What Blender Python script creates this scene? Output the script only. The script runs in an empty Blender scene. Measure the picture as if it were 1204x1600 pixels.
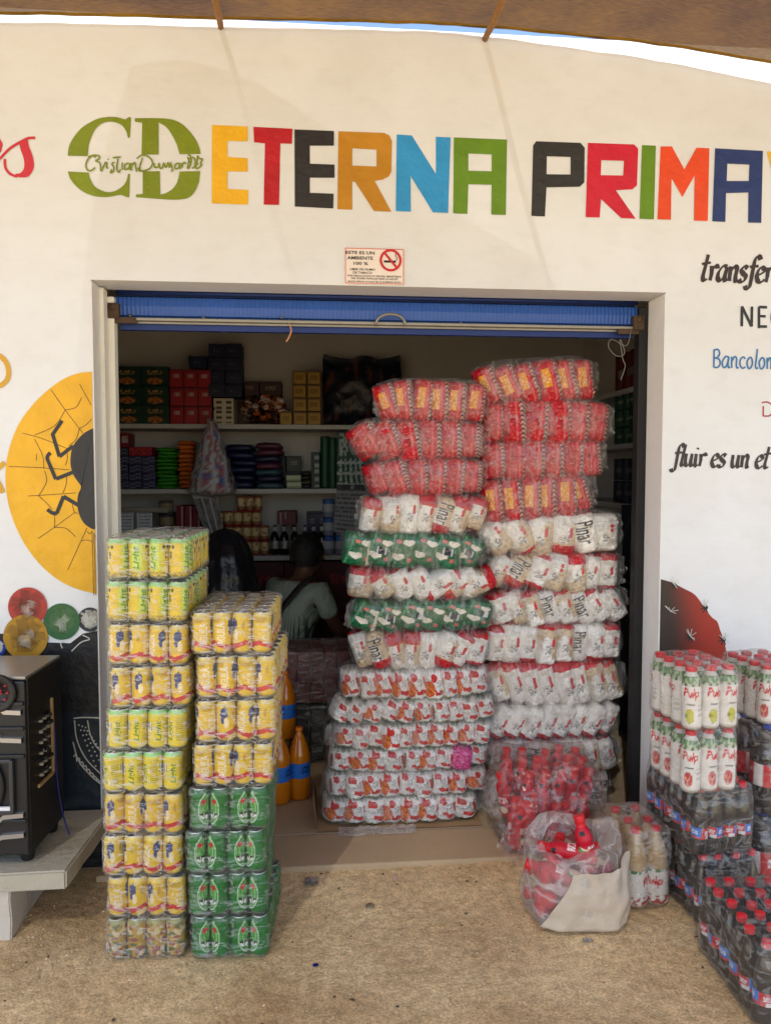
import bpy, bmesh, math, random
from mathutils import Vector, Matrix, noise
from mathutils.geometry import tessellate_polygon
import numpy as np
R = math.radians
rnd = random.Random(11)
scene = bpy.context.scene
COL = scene.collection

# ------------------------------------------------------------------ camera
F, CX, CY = 1170.0, 602.0, 800.0
PITCH, YAW = R(3.05), R(5.2)
CAM = Vector((0, -2.86, 1.5))
FWD = Vector((math.sin(YAW)*math.cos(PITCH), math.cos(YAW)*math.cos(PITCH), -math.sin(PITCH)))
RGT = Vector((math.cos(YAW), -math.sin(YAW), 0))
UP = RGT.cross(FWD)
cd = bpy.data.cameras.new('camera')
cam = bpy.data.objects.new('camera', cd); COL.objects.link(cam)
cam.location = CAM
cam.rotation_euler = (math.pi/2 - PITCH, 0, -YAW)
cd.sensor_fit = 'VERTICAL'; cd.sensor_height = 36; cd.sensor_width = 36
cd.lens = F/1600*36
cd.clip_start = .05; cd.clip_end = 3000
scene.camera = cam

def ray(px, py): return FWD + (px-CX)/F*RGT - (py-CY)/F*UP
def at(px, py, Y=0.0):
    r = ray(px, py); return CAM + r*((Y-CAM.y)/r.y)
def gnd(px, py, z=0.0):
    r = ray(px, py); return CAM + r*((z-CAM.z)/r.z)

# ------------------------------------------------------------------ world, sun, exposure
SUN = Vector((-.235, -.60, .81)).normalized()
w = bpy.data.worlds.new("World"); scene.world = w; w.use_nodes = True
nt = w.node_tree; nt.nodes.clear()
sky = nt.nodes.new('ShaderNodeTexSky'); sky.sky_type = 'NISHITA'; sky.sun_disc = False
sky.sun_elevation = math.asin(SUN.z); sky.sun_rotation = math.atan2(SUN.x, SUN.y)
sky.air_density = 1.0; sky.dust_density = 1.0; sky.ozone_density = 1.0
bg = nt.nodes.new('ShaderNodeBackground'); bg.inputs[1].default_value = .15
wo = nt.nodes.new('ShaderNodeOutputWorld')
nt.links.new(sky.outputs[0], bg.inputs[0]); nt.links.new(bg.outputs[0], wo.inputs[0])
sd = bpy.data.lights.new('sun', 'SUN'); sd.energy = 3.9; sd.angle = R(.53); sd.color = (1, .99, .975)
so = bpy.data.objects.new('sun', sd); COL.objects.link(so)
so.rotation_euler = (-SUN).to_track_quat('-Z', 'Y').to_euler(); so.location = (-3, -6, 9)
scene.view_settings.view_transform = 'Standard'; scene.view_settings.look = 'None'
scene.view_settings.gamma = 1; scene.view_settings.use_curve_mapping = False
scene.view_settings.exposure = 1.17
scene.cycles.transparent_max_bounces = 24
scene.cycles.max_bounces = 7
scene.cycles.sample_clamp_indirect = 6

# ------------------------------------------------------------------ helpers
def lin(r, g, b, k=1.0):
    f = lambda c: (c/12.92 if c <= .04045 else ((c+.055)/1.055)**2.4)
    return tuple(min(.9, f(v/255.)*k) for v in (r, g, b))

def nodes(m):
    m.use_nodes = True; n = m.node_tree.nodes; n.clear()
    o = n.new('ShaderNodeOutputMaterial'); p = n.new('ShaderNodeBsdfPrincipled')
    m.node_tree.links.new(p.outputs[0], o.inputs[0])
    return n, m.node_tree.links, p, o

MATS = {}
def solid(name, rgb, rough=.6, var=.12, nscale=9., bump=.0, bscale=60., metal=0., spec=.4, coat=0.):
    if name in MATS: return MATS[name]
    m = bpy.data.materials.new(name); n, l, p, o = nodes(m)
    tc = n.new('ShaderNodeTexCoord'); t = n.new('ShaderNodeTexNoise')
    t.inputs['Scale'].default_value = nscale; t.inputs['Detail'].default_value = 5
    l.new(tc.outputs['Object'], t.inputs['Vector'])
    mx = n.new('ShaderNodeMix'); mx.data_type = 'RGBA'
    mx.inputs[6].default_value = (*[c*(1-var) for c in rgb], 1)
    mx.inputs[7].default_value = (*[min(.95, c*(1+var)) for c in rgb], 1)
    l.new(t.outputs['Fac'], mx.inputs[0]); l.new(mx.outputs[2], p.inputs['Base Color'])
    p.inputs['Roughness'].default_value = rough; p.inputs['Metallic'].default_value = metal
    p.inputs['Specular IOR Level'].default_value = spec; p.inputs['Coat Weight'].default_value = coat
    if bump:
        t2 = n.new('ShaderNodeTexNoise'); t2.inputs['Scale'].default_value = bscale; t2.inputs['Detail'].default_value = 6
        l.new(tc.outputs['Object'], t2.inputs['Vector'])
        b = n.new('ShaderNodeBump'); b.inputs['Strength'].default_value = bump; b.inputs['Distance'].default_value = .01
        l.new(t2.outputs['Fac'], b.inputs['Height']); l.new(b.outputs[0], p.inputs['Normal'])
    MATS[name] = m; return m

def vcmat(name, rough=.4, spec=.4, metal=0., bump=.15, bscale=40., var=.08, coat=0.):
    if name in MATS: return MATS[name]
    m = bpy.data.materials.new(name); n, l, p, o = nodes(m)
    a = n.new('ShaderNodeAttribute'); a.attribute_name = 'Col'
    tc = n.new('ShaderNodeTexCoord'); t = n.new('ShaderNodeTexNoise'); t.inputs['Scale'].default_value = 25; t.inputs['Detail'].default_value = 4
    l.new(tc.outputs['Object'], t.inputs['Vector'])
    hs = n.new('ShaderNodeHueSaturation'); mr = n.new('ShaderNodeMapRange')
    mr.inputs[3].default_value = 1-var; mr.inputs[4].default_value = 1+var
    l.new(t.outputs['Fac'], mr.inputs[0]); l.new(mr.outputs[0], hs.inputs['Value'])
    l.new(a.outputs['Color'], hs.inputs['Color']); l.new(hs.outputs[0], p.inputs['Base Color'])
    p.inputs['Roughness'].default_value = rough; p.inputs['Specular IOR Level'].default_value = spec
    p.inputs['Metallic'].default_value = metal; p.inputs['Coat Weight'].default_value = coat
    if bump:
        t2 = n.new('ShaderNodeTexNoise'); t2.inputs['Scale'].default_value = bscale; t2.inputs['Detail'].default_value = 4
        l.new(tc.outputs['Object'], t2.inputs['Vector'])
        b = n.new('ShaderNodeBump'); b.inputs['Strength'].default_value = bump; b.inputs['Distance'].default_value = .01
        l.new(t2.outputs['Fac'], b.inputs['Height']); l.new(b.outputs[0], p.inputs['Normal'])
    MATS[name] = m; return m

def film(name, tint=(.95, .95, .95), milk=.10, streak=.45, gloss=.25, scale=22., stretch=(1, 1, 4), rough=.18, world=False):
    """thin clear wrapping film: mostly see-through, glossy, with whitish stretched folds"""
    if name in MATS: return MATS[name]
    m = bpy.data.materials.new(name); m.use_nodes = True; n = m.node_tree.nodes; n.clear(); l = m.node_tree.links
    o = n.new('ShaderNodeOutputMaterial')
    tr = n.new('ShaderNodeBsdfTransparent'); tr.inputs[0].default_value = (*tint, 1)
    gl = n.new('ShaderNodeBsdfGlossy'); gl.inputs['Roughness'].default_value = rough; gl.inputs[0].default_value = (.9, .9, .9, 1)
    df = n.new('ShaderNodeBsdfDiffuse'); df.inputs[0].default_value = (.75, .74, .73, 1)
    ge = n.new('ShaderNodeNewGeometry'); tc = n.new('ShaderNodeTexCoord')
    mp = n.new('ShaderNodeMapping'); mp.inputs['Scale'].default_value = stretch
    l.new(ge.outputs['Position'] if world else tc.outputs['Object'], mp.inputs[0])
    no = n.new('ShaderNodeTexNoise'); no.inputs['Scale'].default_value = scale; no.inputs['Detail'].default_value = 4; no.inputs['Distortion'].default_value = 1.2
    l.new(mp.outputs[0], no.inputs['Vector'])
    # ridge = 1-|2n-1| sharpened
    m1 = n.new('ShaderNodeMath'); m1.operation = 'MULTIPLY_ADD'; m1.inputs[1].default_value = 2; m1.inputs[2].default_value = -1
    m2 = n.new('ShaderNodeMath'); m2.operation = 'ABSOLUTE'
    mr = n.new('ShaderNodeMapRange'); mr.inputs[1].default_value = 0; mr.inputs[2].default_value = .09; mr.inputs[3].default_value = streak; mr.inputs[4].default_value = milk
    l.new(no.outputs['Fac'], m1.inputs[0]); l.new(m1.outputs[0], m2.inputs[0]); l.new(m2.outputs[0], mr.inputs[0])
    bu = n.new('ShaderNodeBump'); bu.inputs['Strength'].default_value = .9; bu.inputs['Distance'].default_value = .02
    l.new(no.outputs['Fac'], bu.inputs['Height']); l.new(bu.outputs[0], gl.inputs['Normal'])
    lw = n.new('ShaderNodeLayerWeight'); lw.inputs[0].default_value = .35
    l.new(bu.outputs[0], lw.inputs['Normal'])
    mg = n.new('ShaderNodeMath'); mg.operation = 'MULTIPLY_ADD'; mg.inputs[1].default_value = gloss; mg.inputs[2].default_value = .03
    l.new(lw.outputs['Fresnel'], mg.inputs[0])
    x1 = n.new('ShaderNodeMixShader'); l.new(mg.outputs[0], x1.inputs[0]); l.new(tr.outputs[0], x1.inputs[1]); l.new(gl.outputs[0], x1.inputs[2])
    x2 = n.new('ShaderNodeMixShader'); l.new(mr.outputs[0], x2.inputs[0]); l.new(x1.outputs[0], x2.inputs[1]); l.new(df.outputs[0], x2.inputs[2])
    l.new(x2.outputs[0], o.inputs[0])
    MATS[name] = m; return m

class MB:
    """collects geometry for ONE mesh"""
    def __init__(s): s.v = []; s.f = []; s.m = []; s.s = []; s.c = []
    def add(s, vs, fs, mi=0, smooth=False, col=None, M=None):
        k = len(s.v)
        if M is not None: vs = [M @ Vector(v) for v in vs]
        s.v += [tuple(v) for v in vs]
        s.f += [tuple(i+k for i in f) for f in fs]
        s.m += [mi]*len(fs); s.s += [smooth]*len(fs)
        if col is None: col = (1, 1, 1)
        s.c += list(col) if isinstance(col, list) else [col]*len(vs)
        return s
    def box(s, c, d, b=0.0, mi=0, col=None, M=None):
        x, y, z = c; a, e, h = d[0]/2, d[1]/2, d[2]/2
        if b <= 0:
            vs = [(x+i*a, y+j*e, z+k*h) for k in (-1, 1) for j in (-1, 1) for i in (-1, 1)]
            fs = [(0, 2, 3, 1), (4, 5, 7, 6), (0, 1, 5, 4), (2, 6, 7, 3), (0, 4, 6, 2), (1, 3, 7, 5)]
            return s.add(vs, fs, mi, False, col, M)
        bm = bmesh.new(); bmesh.ops.create_cube(bm, size=1)
        for v in bm.verts: v.co = (x+v.co.x*2*a, y+v.co.y*2*e, z+v.co.z*2*h)
        bmesh.ops.bevel(bm, geom=bm.edges[:], offset=min(b, a*.95, e*.95, h*.95), segments=2, affect='EDGES', profile=.6)
        bm.verts.index_update()
        vs = [v.co[:] for v in bm.verts]; fs = [tuple(v.index for v in f.verts) for f in bm.faces]; bm.free()
        return s.add(vs, fs, mi, True if False else False, col, M)
    def tube(s, pts, r, n=8, mi=0, col=None, caps=True):
        pts = [Vector(p) for p in pts]; rr = r if isinstance(r, (list, tuple)) else [r]*len(pts)
        vs = []; fs = []; prev = None
        for i, p in enumerate(pts):
            d = (pts[min(i+1, len(pts)-1)]-pts[max(i-1, 0)]).normalized()
            if prev is None:
                a = Vector((0, 0, 1)) if abs(d.z) < .9 else Vector((1, 0, 0)); u = d.cross(a).normalized()
            else: u = (prev-d*prev.dot(d)).normalized()
            prev = u; v = d.cross(u)
            for k in range(n):
                t = 2*math.pi*k/n; vs.append(p+(u*math.cos(t)+v*math.sin(t))*rr[i])
        for i in range(len(pts)-1):
            for k in range(n): fs.append((i*n+k, i*n+(k+1) % n, (i+1)*n+(k+1) % n, (i+1)*n+k))
        if caps: fs.append(tuple(range(n))[::-1]); fs.append(tuple(range((len(pts)-1)*n, len(pts)*n)))
        return s.add(vs, fs, mi, True, col)
    def lathe(s, prof, n=24, mi=0, paint=None, M=None, mis=None, smooth=True):
        """prof: [(r,z)] bottom to top; paint(u,z)->rgb"""
        vs = []; fs = []; cs = []; ms = []
        for r, z in prof:
            for k in range(n):
                t = 2*math.pi*k/n; vs.append((r*math.cos(t), r*math.sin(t), z))
                cs.append(paint(k/n, z) if paint else (1, 1, 1))
        for i in range(len(prof)-1):
            for k in range(n):
                fs.append((i*n+k, i*n+(k+1) % n, (i+1)*n+(k+1) % n, (i+1)*n+k)); ms.append(mis[i] if mis else mi)
        if prof[0][0] > 1e-4: fs.append(tuple(range(n))[::-1]); ms.append(ms[0])
        if prof[-1][0] > 1e-4: fs.append(tuple(range((len(prof)-1)*n, len(prof)*n))); ms.append(ms[n*(len(prof)-1)-1])
        k0 = len(s.m); s.add(vs, fs, mi, smooth, cs, M); s.m[k0:] = ms
        return s
    def grid(s, P, nu, nv, mi=0, paint=None, smooth=True, M=None):
        """P(u,v)->xyz for u,v in 0..1"""
        vs = []; cs = []; fs = []
        for j in range(nv+1):
            for i in range(nu+1):
                u, v = i/nu, j/nv; vs.append(P(u, v)); cs.append(paint(u, v) if paint else (1, 1, 1))
        for j in range(nv):
            for i in range(nu): a = j*(nu+1)+i; fs.append((a, a+1, a+nu+2, a+nu+1))
        return s.add(vs, fs, mi, smooth, cs, M)
    def poly(s, loops, put, mi=0, col=None):
        """flat polygon with holes; put(x,y)->xyz"""
        L = [[Vector((p[0], p[1], 0)) for p in lp] for lp in loops]
        flat = [p for lp in L for p in lp]
        tri = tessellate_polygon(L)
        vs = [put(p.x, p.y) for p in flat]; fs = []
        for t in tri:
            a, b, c = (Vector(vs[i]) for i in t)
            if (b-a).cross(c-a).length < 1e-10: continue
            fs.append(tuple(t) if (b-a).cross(c-a).y < 0 else tuple(t)[::-1])
        return s.add(vs, fs, mi, False, col)
    def mesh(s, name, mats):
        me = bpy.data.meshes.new(name); me.from_pydata(s.v, [], s.f)
        for m in (mats if isinstance(mats, (list, tuple)) else [mats]): me.materials.append(m)
        me.polygons.foreach_set('material_index', s.m); me.polygons.foreach_set('use_smooth', s.s)
        ca = me.color_attributes.new('Col', 'FLOAT_COLOR', 'POINT')
        ca.data.foreach_set('color', [x for c in s.c for x in (*c[:3], 1.0)])
        me.update(); return me
    def build(s, name, mats, parent=None, loc=(0, 0, 0), rot=(0, 0, 0)):
        return inst(name, s.mesh(name, mats), parent, loc, rot)

def inst(name, me, parent=None, loc=(0, 0, 0), rot=(0, 0, 0), scale=(1, 1, 1)):
    o = bpy.data.objects.new(name, me); COL.objects.link(o); o.parent = parent
    o.location = loc; o.rotation_euler = rot; o.scale = scale; return o
def tag(o, label=None, cat=None, group=None, kind=None):
    if label: o['label'] = label
    if cat: o['category'] = cat
    if group: o['group'] = group
    if kind: o['kind'] = kind
    return o
def thing(name, label, cat, loc=(0, 0, 0), rot=(0, 0, 0), group=None):
    o = bpy.data.objects.new(name, None); COL.objects.link(o); o.empty_display_size = .05
    o.location = loc; o.rotation_euler = rot; return tag(o, label, cat, group)

# text masks: glyph outlines rasterised to arrays, used to colour vertices of labels
def text_geo(s, shear=0., offset=0.):
    cu = bpy.data.curves.new('t', 'FONT'); cu.body = s; cu.shear = shear; cu.offset = offset; cu.resolution_u = 3
    ob = bpy.data.objects.new('t', cu); COL.objects.link(ob)
    dg = bpy.context.evaluated_depsgraph_get(); me = bpy.data.meshes.new_from_object(ob.evaluated_get(dg))
    me.calc_loop_triangles()
    V = np.array([v.co[:2] for v in me.vertices]); T = [tuple(t.vertices) for t in me.loop_triangles]
    bpy.data.objects.remove(ob); bpy.data.curves.remove(cu); bpy.data.meshes.remove(me)
    lo = V.min(0); hi = V.max(0); return (V-lo)/(hi-lo), T, (hi-lo)
class Mask:
    def __init__(s, txt, W=140, H=48, shear=0., offset=0.01):
        V, T, sz = text_geo(txt, shear, offset); s.W, s.H = W, H; A = np.zeros((H, W), bool)
        X, Y = np.meshgrid((np.arange(W)+.5)/W, (np.arange(H)+.5)/H)
        for t in T:
            (x0, y0), (x1, y1), (x2, y2) = V[list(t)]
            d = (x1-x0)*(y2-y0)-(x2-x0)*(y1-y0)
            if abs(d) < 1e-9: continue
            l1 = ((X-x0)*(y2-y0)-(x2-x0)*(Y-y0))/d; l2 = ((x1-x0)*(Y-y0)-(X-x0)*(y1-y0))/d
            A |= (l1 >= 0) & (l2 >= 0) & (l1+l2 <= 1)
        s.A = A
    def __call__(s, u, v):
        if u < 0 or v < 0 or u >= 1 or v >= 1: return False
        return bool(s.A[int(v*s.H), int(u*s.W)])
def boxuv(x, y, x0, x1, y0, y1): return (x-x0)/(x1-x0), (y-y0)/(y1-y0)
def nz(x, y=0., z=0.): return noise.noise(Vector((x, y, z)))
def smooth_pts(p, n=6):
    out = []; p = [Vector((*q, 0)) if len(q) == 2 else Vector(q) for q in p]
    for i in range(len(p)-1):
        a, b, c, d = p[max(i-1, 0)], p[i], p[i+1], p[min(i+2, len(p)-1)]
        for k in range(n):
            t = k/n
            out.append(.5*((2*b)+(c-a)*t+(2*a-5*b+4*c-d)*t*t+(3*b-a-3*c+d)*t**3))
    out.append(p[-1]); return out
# ------------------------------------------------------------------ setting: ground, floor, building
XL, XR, ZT = at(142, 440).x, at(1033, 800).x, at(590, 447).z
ZW = at(400, 33).z                          # top of the front wall
TH = .15                                    # wall thickness
XI0, XI1, YB, ZC = -2.0, 2.05, 2.85, 2.75   # room inside

def sand_mat():
    m = bpy.data.materials.new('sand'); n, l, p, o = nodes(m)
    tc = n.new('ShaderNodeTexCoord')
    def noi(sc, det=6):
        t = n.new('ShaderNodeTexNoise'); t.inputs['Scale'].default_value = sc; t.inputs['Detail'].default_value = det
        l.new(tc.outputs['Object'], t.inputs['Vector']); return t
    big, mid, fine = noi(1.6), noi(28, 8), noi(135, 4)
    r = n.new('ShaderNodeValToRGB'); e = r.color_ramp.elements
    e[0].position = .34; e[0].color = (*lin(196, 166, 124), 1); e[1].position = .66; e[1].color = (*lin(246, 218, 174), 1)
    l.new(big.outputs['Fac'], r.inputs[0])
    r2 = n.new('ShaderNodeValToRGB'); e = r2.color_ramp.elements
    e[0].position = .32; e[0].color = (.56, .54, .52, 1); e[1].position = .68; e[1].color = (1.24, 1.22, 1.19, 1)
    l.new(fine.outputs['Fac'], r2.inputs[0])
    r3 = n.new('ShaderNodeValToRGB'); e = r3.color_ramp.elements
    e[0].position = .3; e[0].color = (.70, .69, .67, 1); e[1].position = .62; e[1].color = (1.08, 1.07, 1.05, 1)
    l.new(mid.outputs['Fac'], r3.inputs[0])
    a = n.new('ShaderNodeMix'); a.data_type = 'RGBA'; a.blend_type = 'MULTIPLY'; a.inputs[0].default_value = .72
    b = n.new('ShaderNodeMix'); b.data_type = 'RGBA'; b.blend_type = 'MULTIPLY'; b.inputs[0].default_value = .8
    l.new(r.outputs[0], a.inputs[6]); l.new(r2.outputs[0], a.inputs[7]); l.new(a.outputs[2], b.inputs[6]); l.new(r3.outputs[0], b.inputs[7])
    l.new(b.outputs[2], p.inputs['Base Color']); p.inputs['Roughness'].default_value = .95; p.inputs['Specular IOR Level'].default_value = .15
    ad = n.new('ShaderNodeMath'); ad.operation = 'MULTIPLY_ADD'; ad.inputs[1].default_value = .35
    l.new(fine.outputs['Fac'], ad.inputs[0]); l.new(mid.outputs['Fac'], ad.inputs[2])
    bu = n.new('ShaderNodeBump'); bu.inputs['Strength'].default_value = .7; bu.inputs['Distance'].default_value = .012
    l.new(ad.outputs[0], bu.inputs['Height']); l.new(bu.outputs[0], p.inputs['Normal'])
    return m
SAND = sand_mat()
STEPS = [(.05, -.35, .3), (.28, -.62, -.2), (-.12, -.75, .5), (.42, -.30, .1), (.18, -1.0, -.3), (.62, -.85, .2), (-.35, -.55, -.4), (.35, -.95, .6)]
def ground_z(x, y):
    d = max(abs(x)-3, 0)+max(abs(y+1.2)-2.2, 0)
    a = max(0., 1-d*.6)
    edge = min(1., max(0., (-y-.02)/.15))
    dent = sum(-.012*math.exp(-(((x-px)*math.cos(t)+(y-py)*math.sin(t))/.055)**2*1.5-((-(x-px)*math.sin(t)+(y-py)*math.cos(t))/.12)**2*1.5) for px, py, t in STEPS) if a > .5 else 0
    return a*edge*(.008*nz(x*2.3, y*2.3, 4)+.005*nz(x*7, y*7, 1)+.003*nz(x*19, y*19, 2)+dent) - .004*(1-a)
g = MB()
def axis(lo, hi, a, b, step):
    out = [lo, lo/4, lo/16] if lo < -100 else [lo]
    n = int((b-a)/step); out += [a+i*(b-a)/n for i in range(n+1)]; out += [hi/16, hi/4, hi]
    return out
xs = axis(-900, 900, -3.6, 3.8, .05); ys = axis(-900, 900, -4.2, -.005, .045)
vs = [(x, y, ground_z(x, y)) for y in ys for x in xs]
nx = len(xs); fs = [(j*nx+i, j*nx+i+1, (j+1)*nx+i+1, (j+1)*nx+i) for j in range(len(ys)-1) for i in range(nx-1)]
g.add(vs, fs, 0, True)
tag(g.build('ground', SAND), 'pale brown sandy ground in front of the shop', 'ground', kind='structure')

# little stones and grit lying on the sand
pb = MB(); rr = random.Random(3)
for k in range(4000):
    if rr.random() < .75: x, y = rr.uniform(-1.3, 1.6), rr.uniform(-1.75, -.06)
    else: x, y = rr.uniform(-2.5, 2.6), rr.uniform(-2.6, -.06)
    s = rr.choice([.0016, .002, .0022, .0026, .003, .004]) * rr.uniform(.7, 1.25)
    q = Matrix.Translation((x, y, ground_z(x, y)+s*.3)) @ Matrix.Rotation(rr.uniform(0, 6.3), 4, 'Z') @ Matrix.Diagonal((s*rr.uniform(.8, 1.6), s, s*rr.uniform(.5, .9), 1))
    c = rr.choice([lin(206, 182, 146), lin(160, 134, 100), lin(226, 208, 180), lin(134, 112, 86), lin(192, 166, 130), lin(214, 190, 154)])
    j = [rr.uniform(.75, 1.1) for _ in range(6)]
    pb.add([(j[0], 0, 0), (-j[1], 0, 0), (0, j[2], 0), (0, -j[3], 0), (0, 0, j[4]), (0, 0, -j[5])],
           [(0, 2, 4), (2, 1, 4), (1, 3, 4), (3, 0, 4), (2, 0, 5), (1, 2, 5), (3, 1, 5), (0, 3, 5)], 0, False, c, q)
for k in range(150):
    x, y = rr.uniform(-1.5, 1.9), -.04-rr.random()**1.6*1.6
    s = rr.uniform(.003, .007); q = Matrix.Translation((x, y, ground_z(x, y)+s*.25)) @ Matrix.Rotation(rr.uniform(0, 6.3), 4, 'Z') @ Matrix.Diagonal((s*rr.uniform(.8, 1.8), s, s*.55, 1))
    c = rr.choice([lin(96, 80, 62), lin(120, 100, 76), lin(200, 184, 156), lin(84, 74, 64)]); j = [rr.uniform(.7, 1.1) for _ in range(6)]
    pb.add([(j[0], 0, 0), (-j[1], 0, 0), (0, j[2], 0), (0, -j[3], 0), (0, 0, j[4]), (0, 0, -j[5])], [(0, 2, 4), (2, 1, 4), (1, 3, 4), (3, 0, 4), (2, 0, 5), (1, 2, 5), (3, 1, 5), (0, 3, 5)], 0, False, c, q)
tag(pb.build('gravel', vcmat('grit', .9, .2, bump=0)), 'small loose grit and pebbles on the sand', 'gravel', kind='stuff')

CONC = solid('floor_concrete', lin(188, 164, 132), .9, .18, 3.5, .35, 90)
fl = MB()
fl.box(((XI0+XI1)/2, (YB+TH)/2+.0, -.04), (XI1-XI0, YB-TH-.004, .12-.0), 0)           # room floor, top at .02
fl.box(((XL+XR)/2, TH/2-.055, -.04), (XR-XL-.006, TH+.10, .12), .008)           # door sill slab
tag(fl.build('floor', CONC), 'worn dusty concrete floor and door sill of the shop', 'floor', kind='structure')

# --- wall paint
def paint_mat(name, top, low, rough=.55):
    m = bpy.data.materials.new(name); n, l, p, o = nodes(m)
    tc = n.new('ShaderNodeTexCoord')
    def noi(sc, det=6, st=(1, 1, 1)):
        mp = n.new('ShaderNodeMapping'); mp.inputs['Scale'].default_value = st; l.new(tc.outputs['Object'], mp.inputs[0])
        t = n.new('ShaderNodeTexNoise'); t.inputs['Scale'].default_value = sc; t.inputs['Detail'].default_value = det
        l.new(mp.outputs[0], t.inputs['Vector']); return t
    a, b = noi(2.2, 7), noi(11, 9, (1, 1, 1.5))
    r = n.new('ShaderNodeValToRGB'); e = r.color_ramp.elements
    e[0].position = .32; e[0].color = (*low, 1); e[1].position = .66; e[1].color = (*top, 1)
    l.new(a.outputs['Fac'], r.inputs[0])
    r2 = n.new('ShaderNodeValToRGB'); e = r2.color_ramp.elements
    e[0].position = .25; e[0].color = (.9, .895, .88, 1); e[1].position = .5; e[1].color = (1, 1, 1, 1)
    l.new(b.outputs['Fac'], r2.inputs[0])
    mx = n.new('ShaderNodeMix'); mx.data_type = 'RGBA'; mx.blend_type = 'MULTIPLY'; mx.inputs[0].default_value = .5
    l.new(r.outputs[0], mx.inputs[6]); l.new(r2.outputs[0], mx.inputs[7]); l.new(mx.outputs[2], p.inputs['Base Color'])
    p.inputs['Roughness'].default_value = rough; p.inputs['Specular IOR Level'].default_value = .35
    c, d = noi(5, 4, (1, 1, 2.6)), noi(70, 5, (1, 1, 2))
    ad = n.new('ShaderNodeMath'); ad.operation = 'MULTIPLY_ADD'; ad.inputs[1].default_value = .12
    l.new(d.outputs['Fac'], ad.inputs[0]); l.new(c.outputs['Fac'], ad.inputs[2])
    bu = n.new('ShaderNodeBump'); bu.inputs['Strength'].default_value = .35; bu.inputs['Distance'].default_value = .012
    l.new(ad.outputs[0], bu.inputs['Height']); l.new(bu.outputs[0], p.inputs['Normal'])
    return m
WALLP = paint_mat('white_wall_paint', (.765, .80, .845), (.705, .725, .75))
INP = solid('inside_wall_paint', (.60, .56, .51), .75, .12, 2.5, .2, 30)

bld = thing('shop_building', 'white painted shop front with colourful lettering and an open shutter door', 'shop', (0, 0, 0))
bld['kind'] = 'thing'
def prism(mb, outline, put, y0, y1, mi=0):
    """outline in (x,z) extruded between y0 (front) and y1"""
    mb.poly([outline], lambda x, z: (x, y0, z), mi)
    k = len(mb.f); mb.poly([outline], lambda x, z: (x, y1, z), mi)
    mb.f[k:] = [f[::-1] for f in mb.f[k:]]
    n = len(outline); vs = []
    for x, z in outline: vs += [(x, y0, z), (x, y1, z)]
    mb.add(vs, [(2*i, 2*((i+1) % n), 2*((i+1) % n)+1, 2*i+1) for i in range(n)], mi)
fw = MB()
prism(fw, [(-4.2, -.2), (XL, -.2), (XL, ZT), (XR, ZT), (XR, -.2), (4.8, -.2), (4.8, ZW), (-4.2, ZW)], None, 0, TH)
front = fw.build('front_wall', WALLP, bld)
for x in (XI0-.05, XI1+.05): iw = MB(); iw.box((x, (YB+TH)/2+.0, 1.3), (.1, YB-TH-.004, 3.0)); iw.build('side_wall', INP, bld)
b2 = MB(); b2.box(((XI0+XI1)/2, YB+.06, 1.3), (XI1-XI0+.4, .1, 3.0)); b2.build('back_wall', INP, bld)
b3 = MB(); b3.box(((XI0+XI1)/2, (YB+TH)/2, ZC+.05), (XI1-XI0-.004, YB-TH-.01, .1)); b3.build('ceiling', INP, bld)
# corrugated roof sheet lying on the wall head
rf = MB(); lam = .148; nw = int(9.0/lam)*8
def rz(x): return .010*math.sin(2*math.pi*x/lam)
vs = []; fs = []
for i in range(nw+1):
    x = -4.2+9.0*i/nw
    for (y, dz) in ((.11, -.012), (3.3, -.28)):
        vs += [(x, y, ZW+dz+rz(x)), (x, y, ZW+dz-.007+rz(x))]
for i in range(nw):
    a = 4*i; b = 4*(i+1)
    fs += [(a, b, b+2, a+2), (a+1, a+3, b+3, b+1), (a, a+1, b+1, b), (a+2, b+2, b+3, a+3)]
rf.add(vs, fs, 0, True); rf.build('roof', WALLP, bld)

# --- door trim: thin guide rails of the roller shutter just inside the jambs
ALU = solid('dull_steel', lin(150, 146, 138), .45, .2, 20, .1, 60, .7)
RUST = solid('rusty_steel', lin(92, 74, 58), .7, .35, 25, .3, 60, .4)
DARKM = solid('dark_steel', lin(38, 37, 38), .6, .2, 12, .1, 60, .3)
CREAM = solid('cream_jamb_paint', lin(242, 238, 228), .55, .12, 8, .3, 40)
for x, m_ in ((XL+.017, CREAM), (XR-.014, DARKM)): gr = MB(); gr.box((x, TH+.026, ZT/2), (.05, .05, ZT-.05), .004); gr.build('shutter_guide', m_, bld)
JAMB_LIT = paint_mat('jamb_lit_paint', (.88, .872, .855), (.84, .83, .81))  # paler wall paint on added thin sheets, standing in for light on the reveals
for c_, d_ in (((XL+.0015, TH/2-.001, ZT/2+.01), (.003, TH-.004, ZT-.03)), ((XR-.0015, TH/2-.001, ZT/2+.01), (.003, TH-.004, ZT-.03))): jb = MB(); jb.box(c_, d_); jb.build('jamb_lit_sheet', JAMB_LIT, bld)
jb = MB(); jb.box((XL+.011, TH-.03, ZT/2+.01), (.016, .055, ZT-.03), .003); jb.build('door_frame', CREAM, bld)

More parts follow.
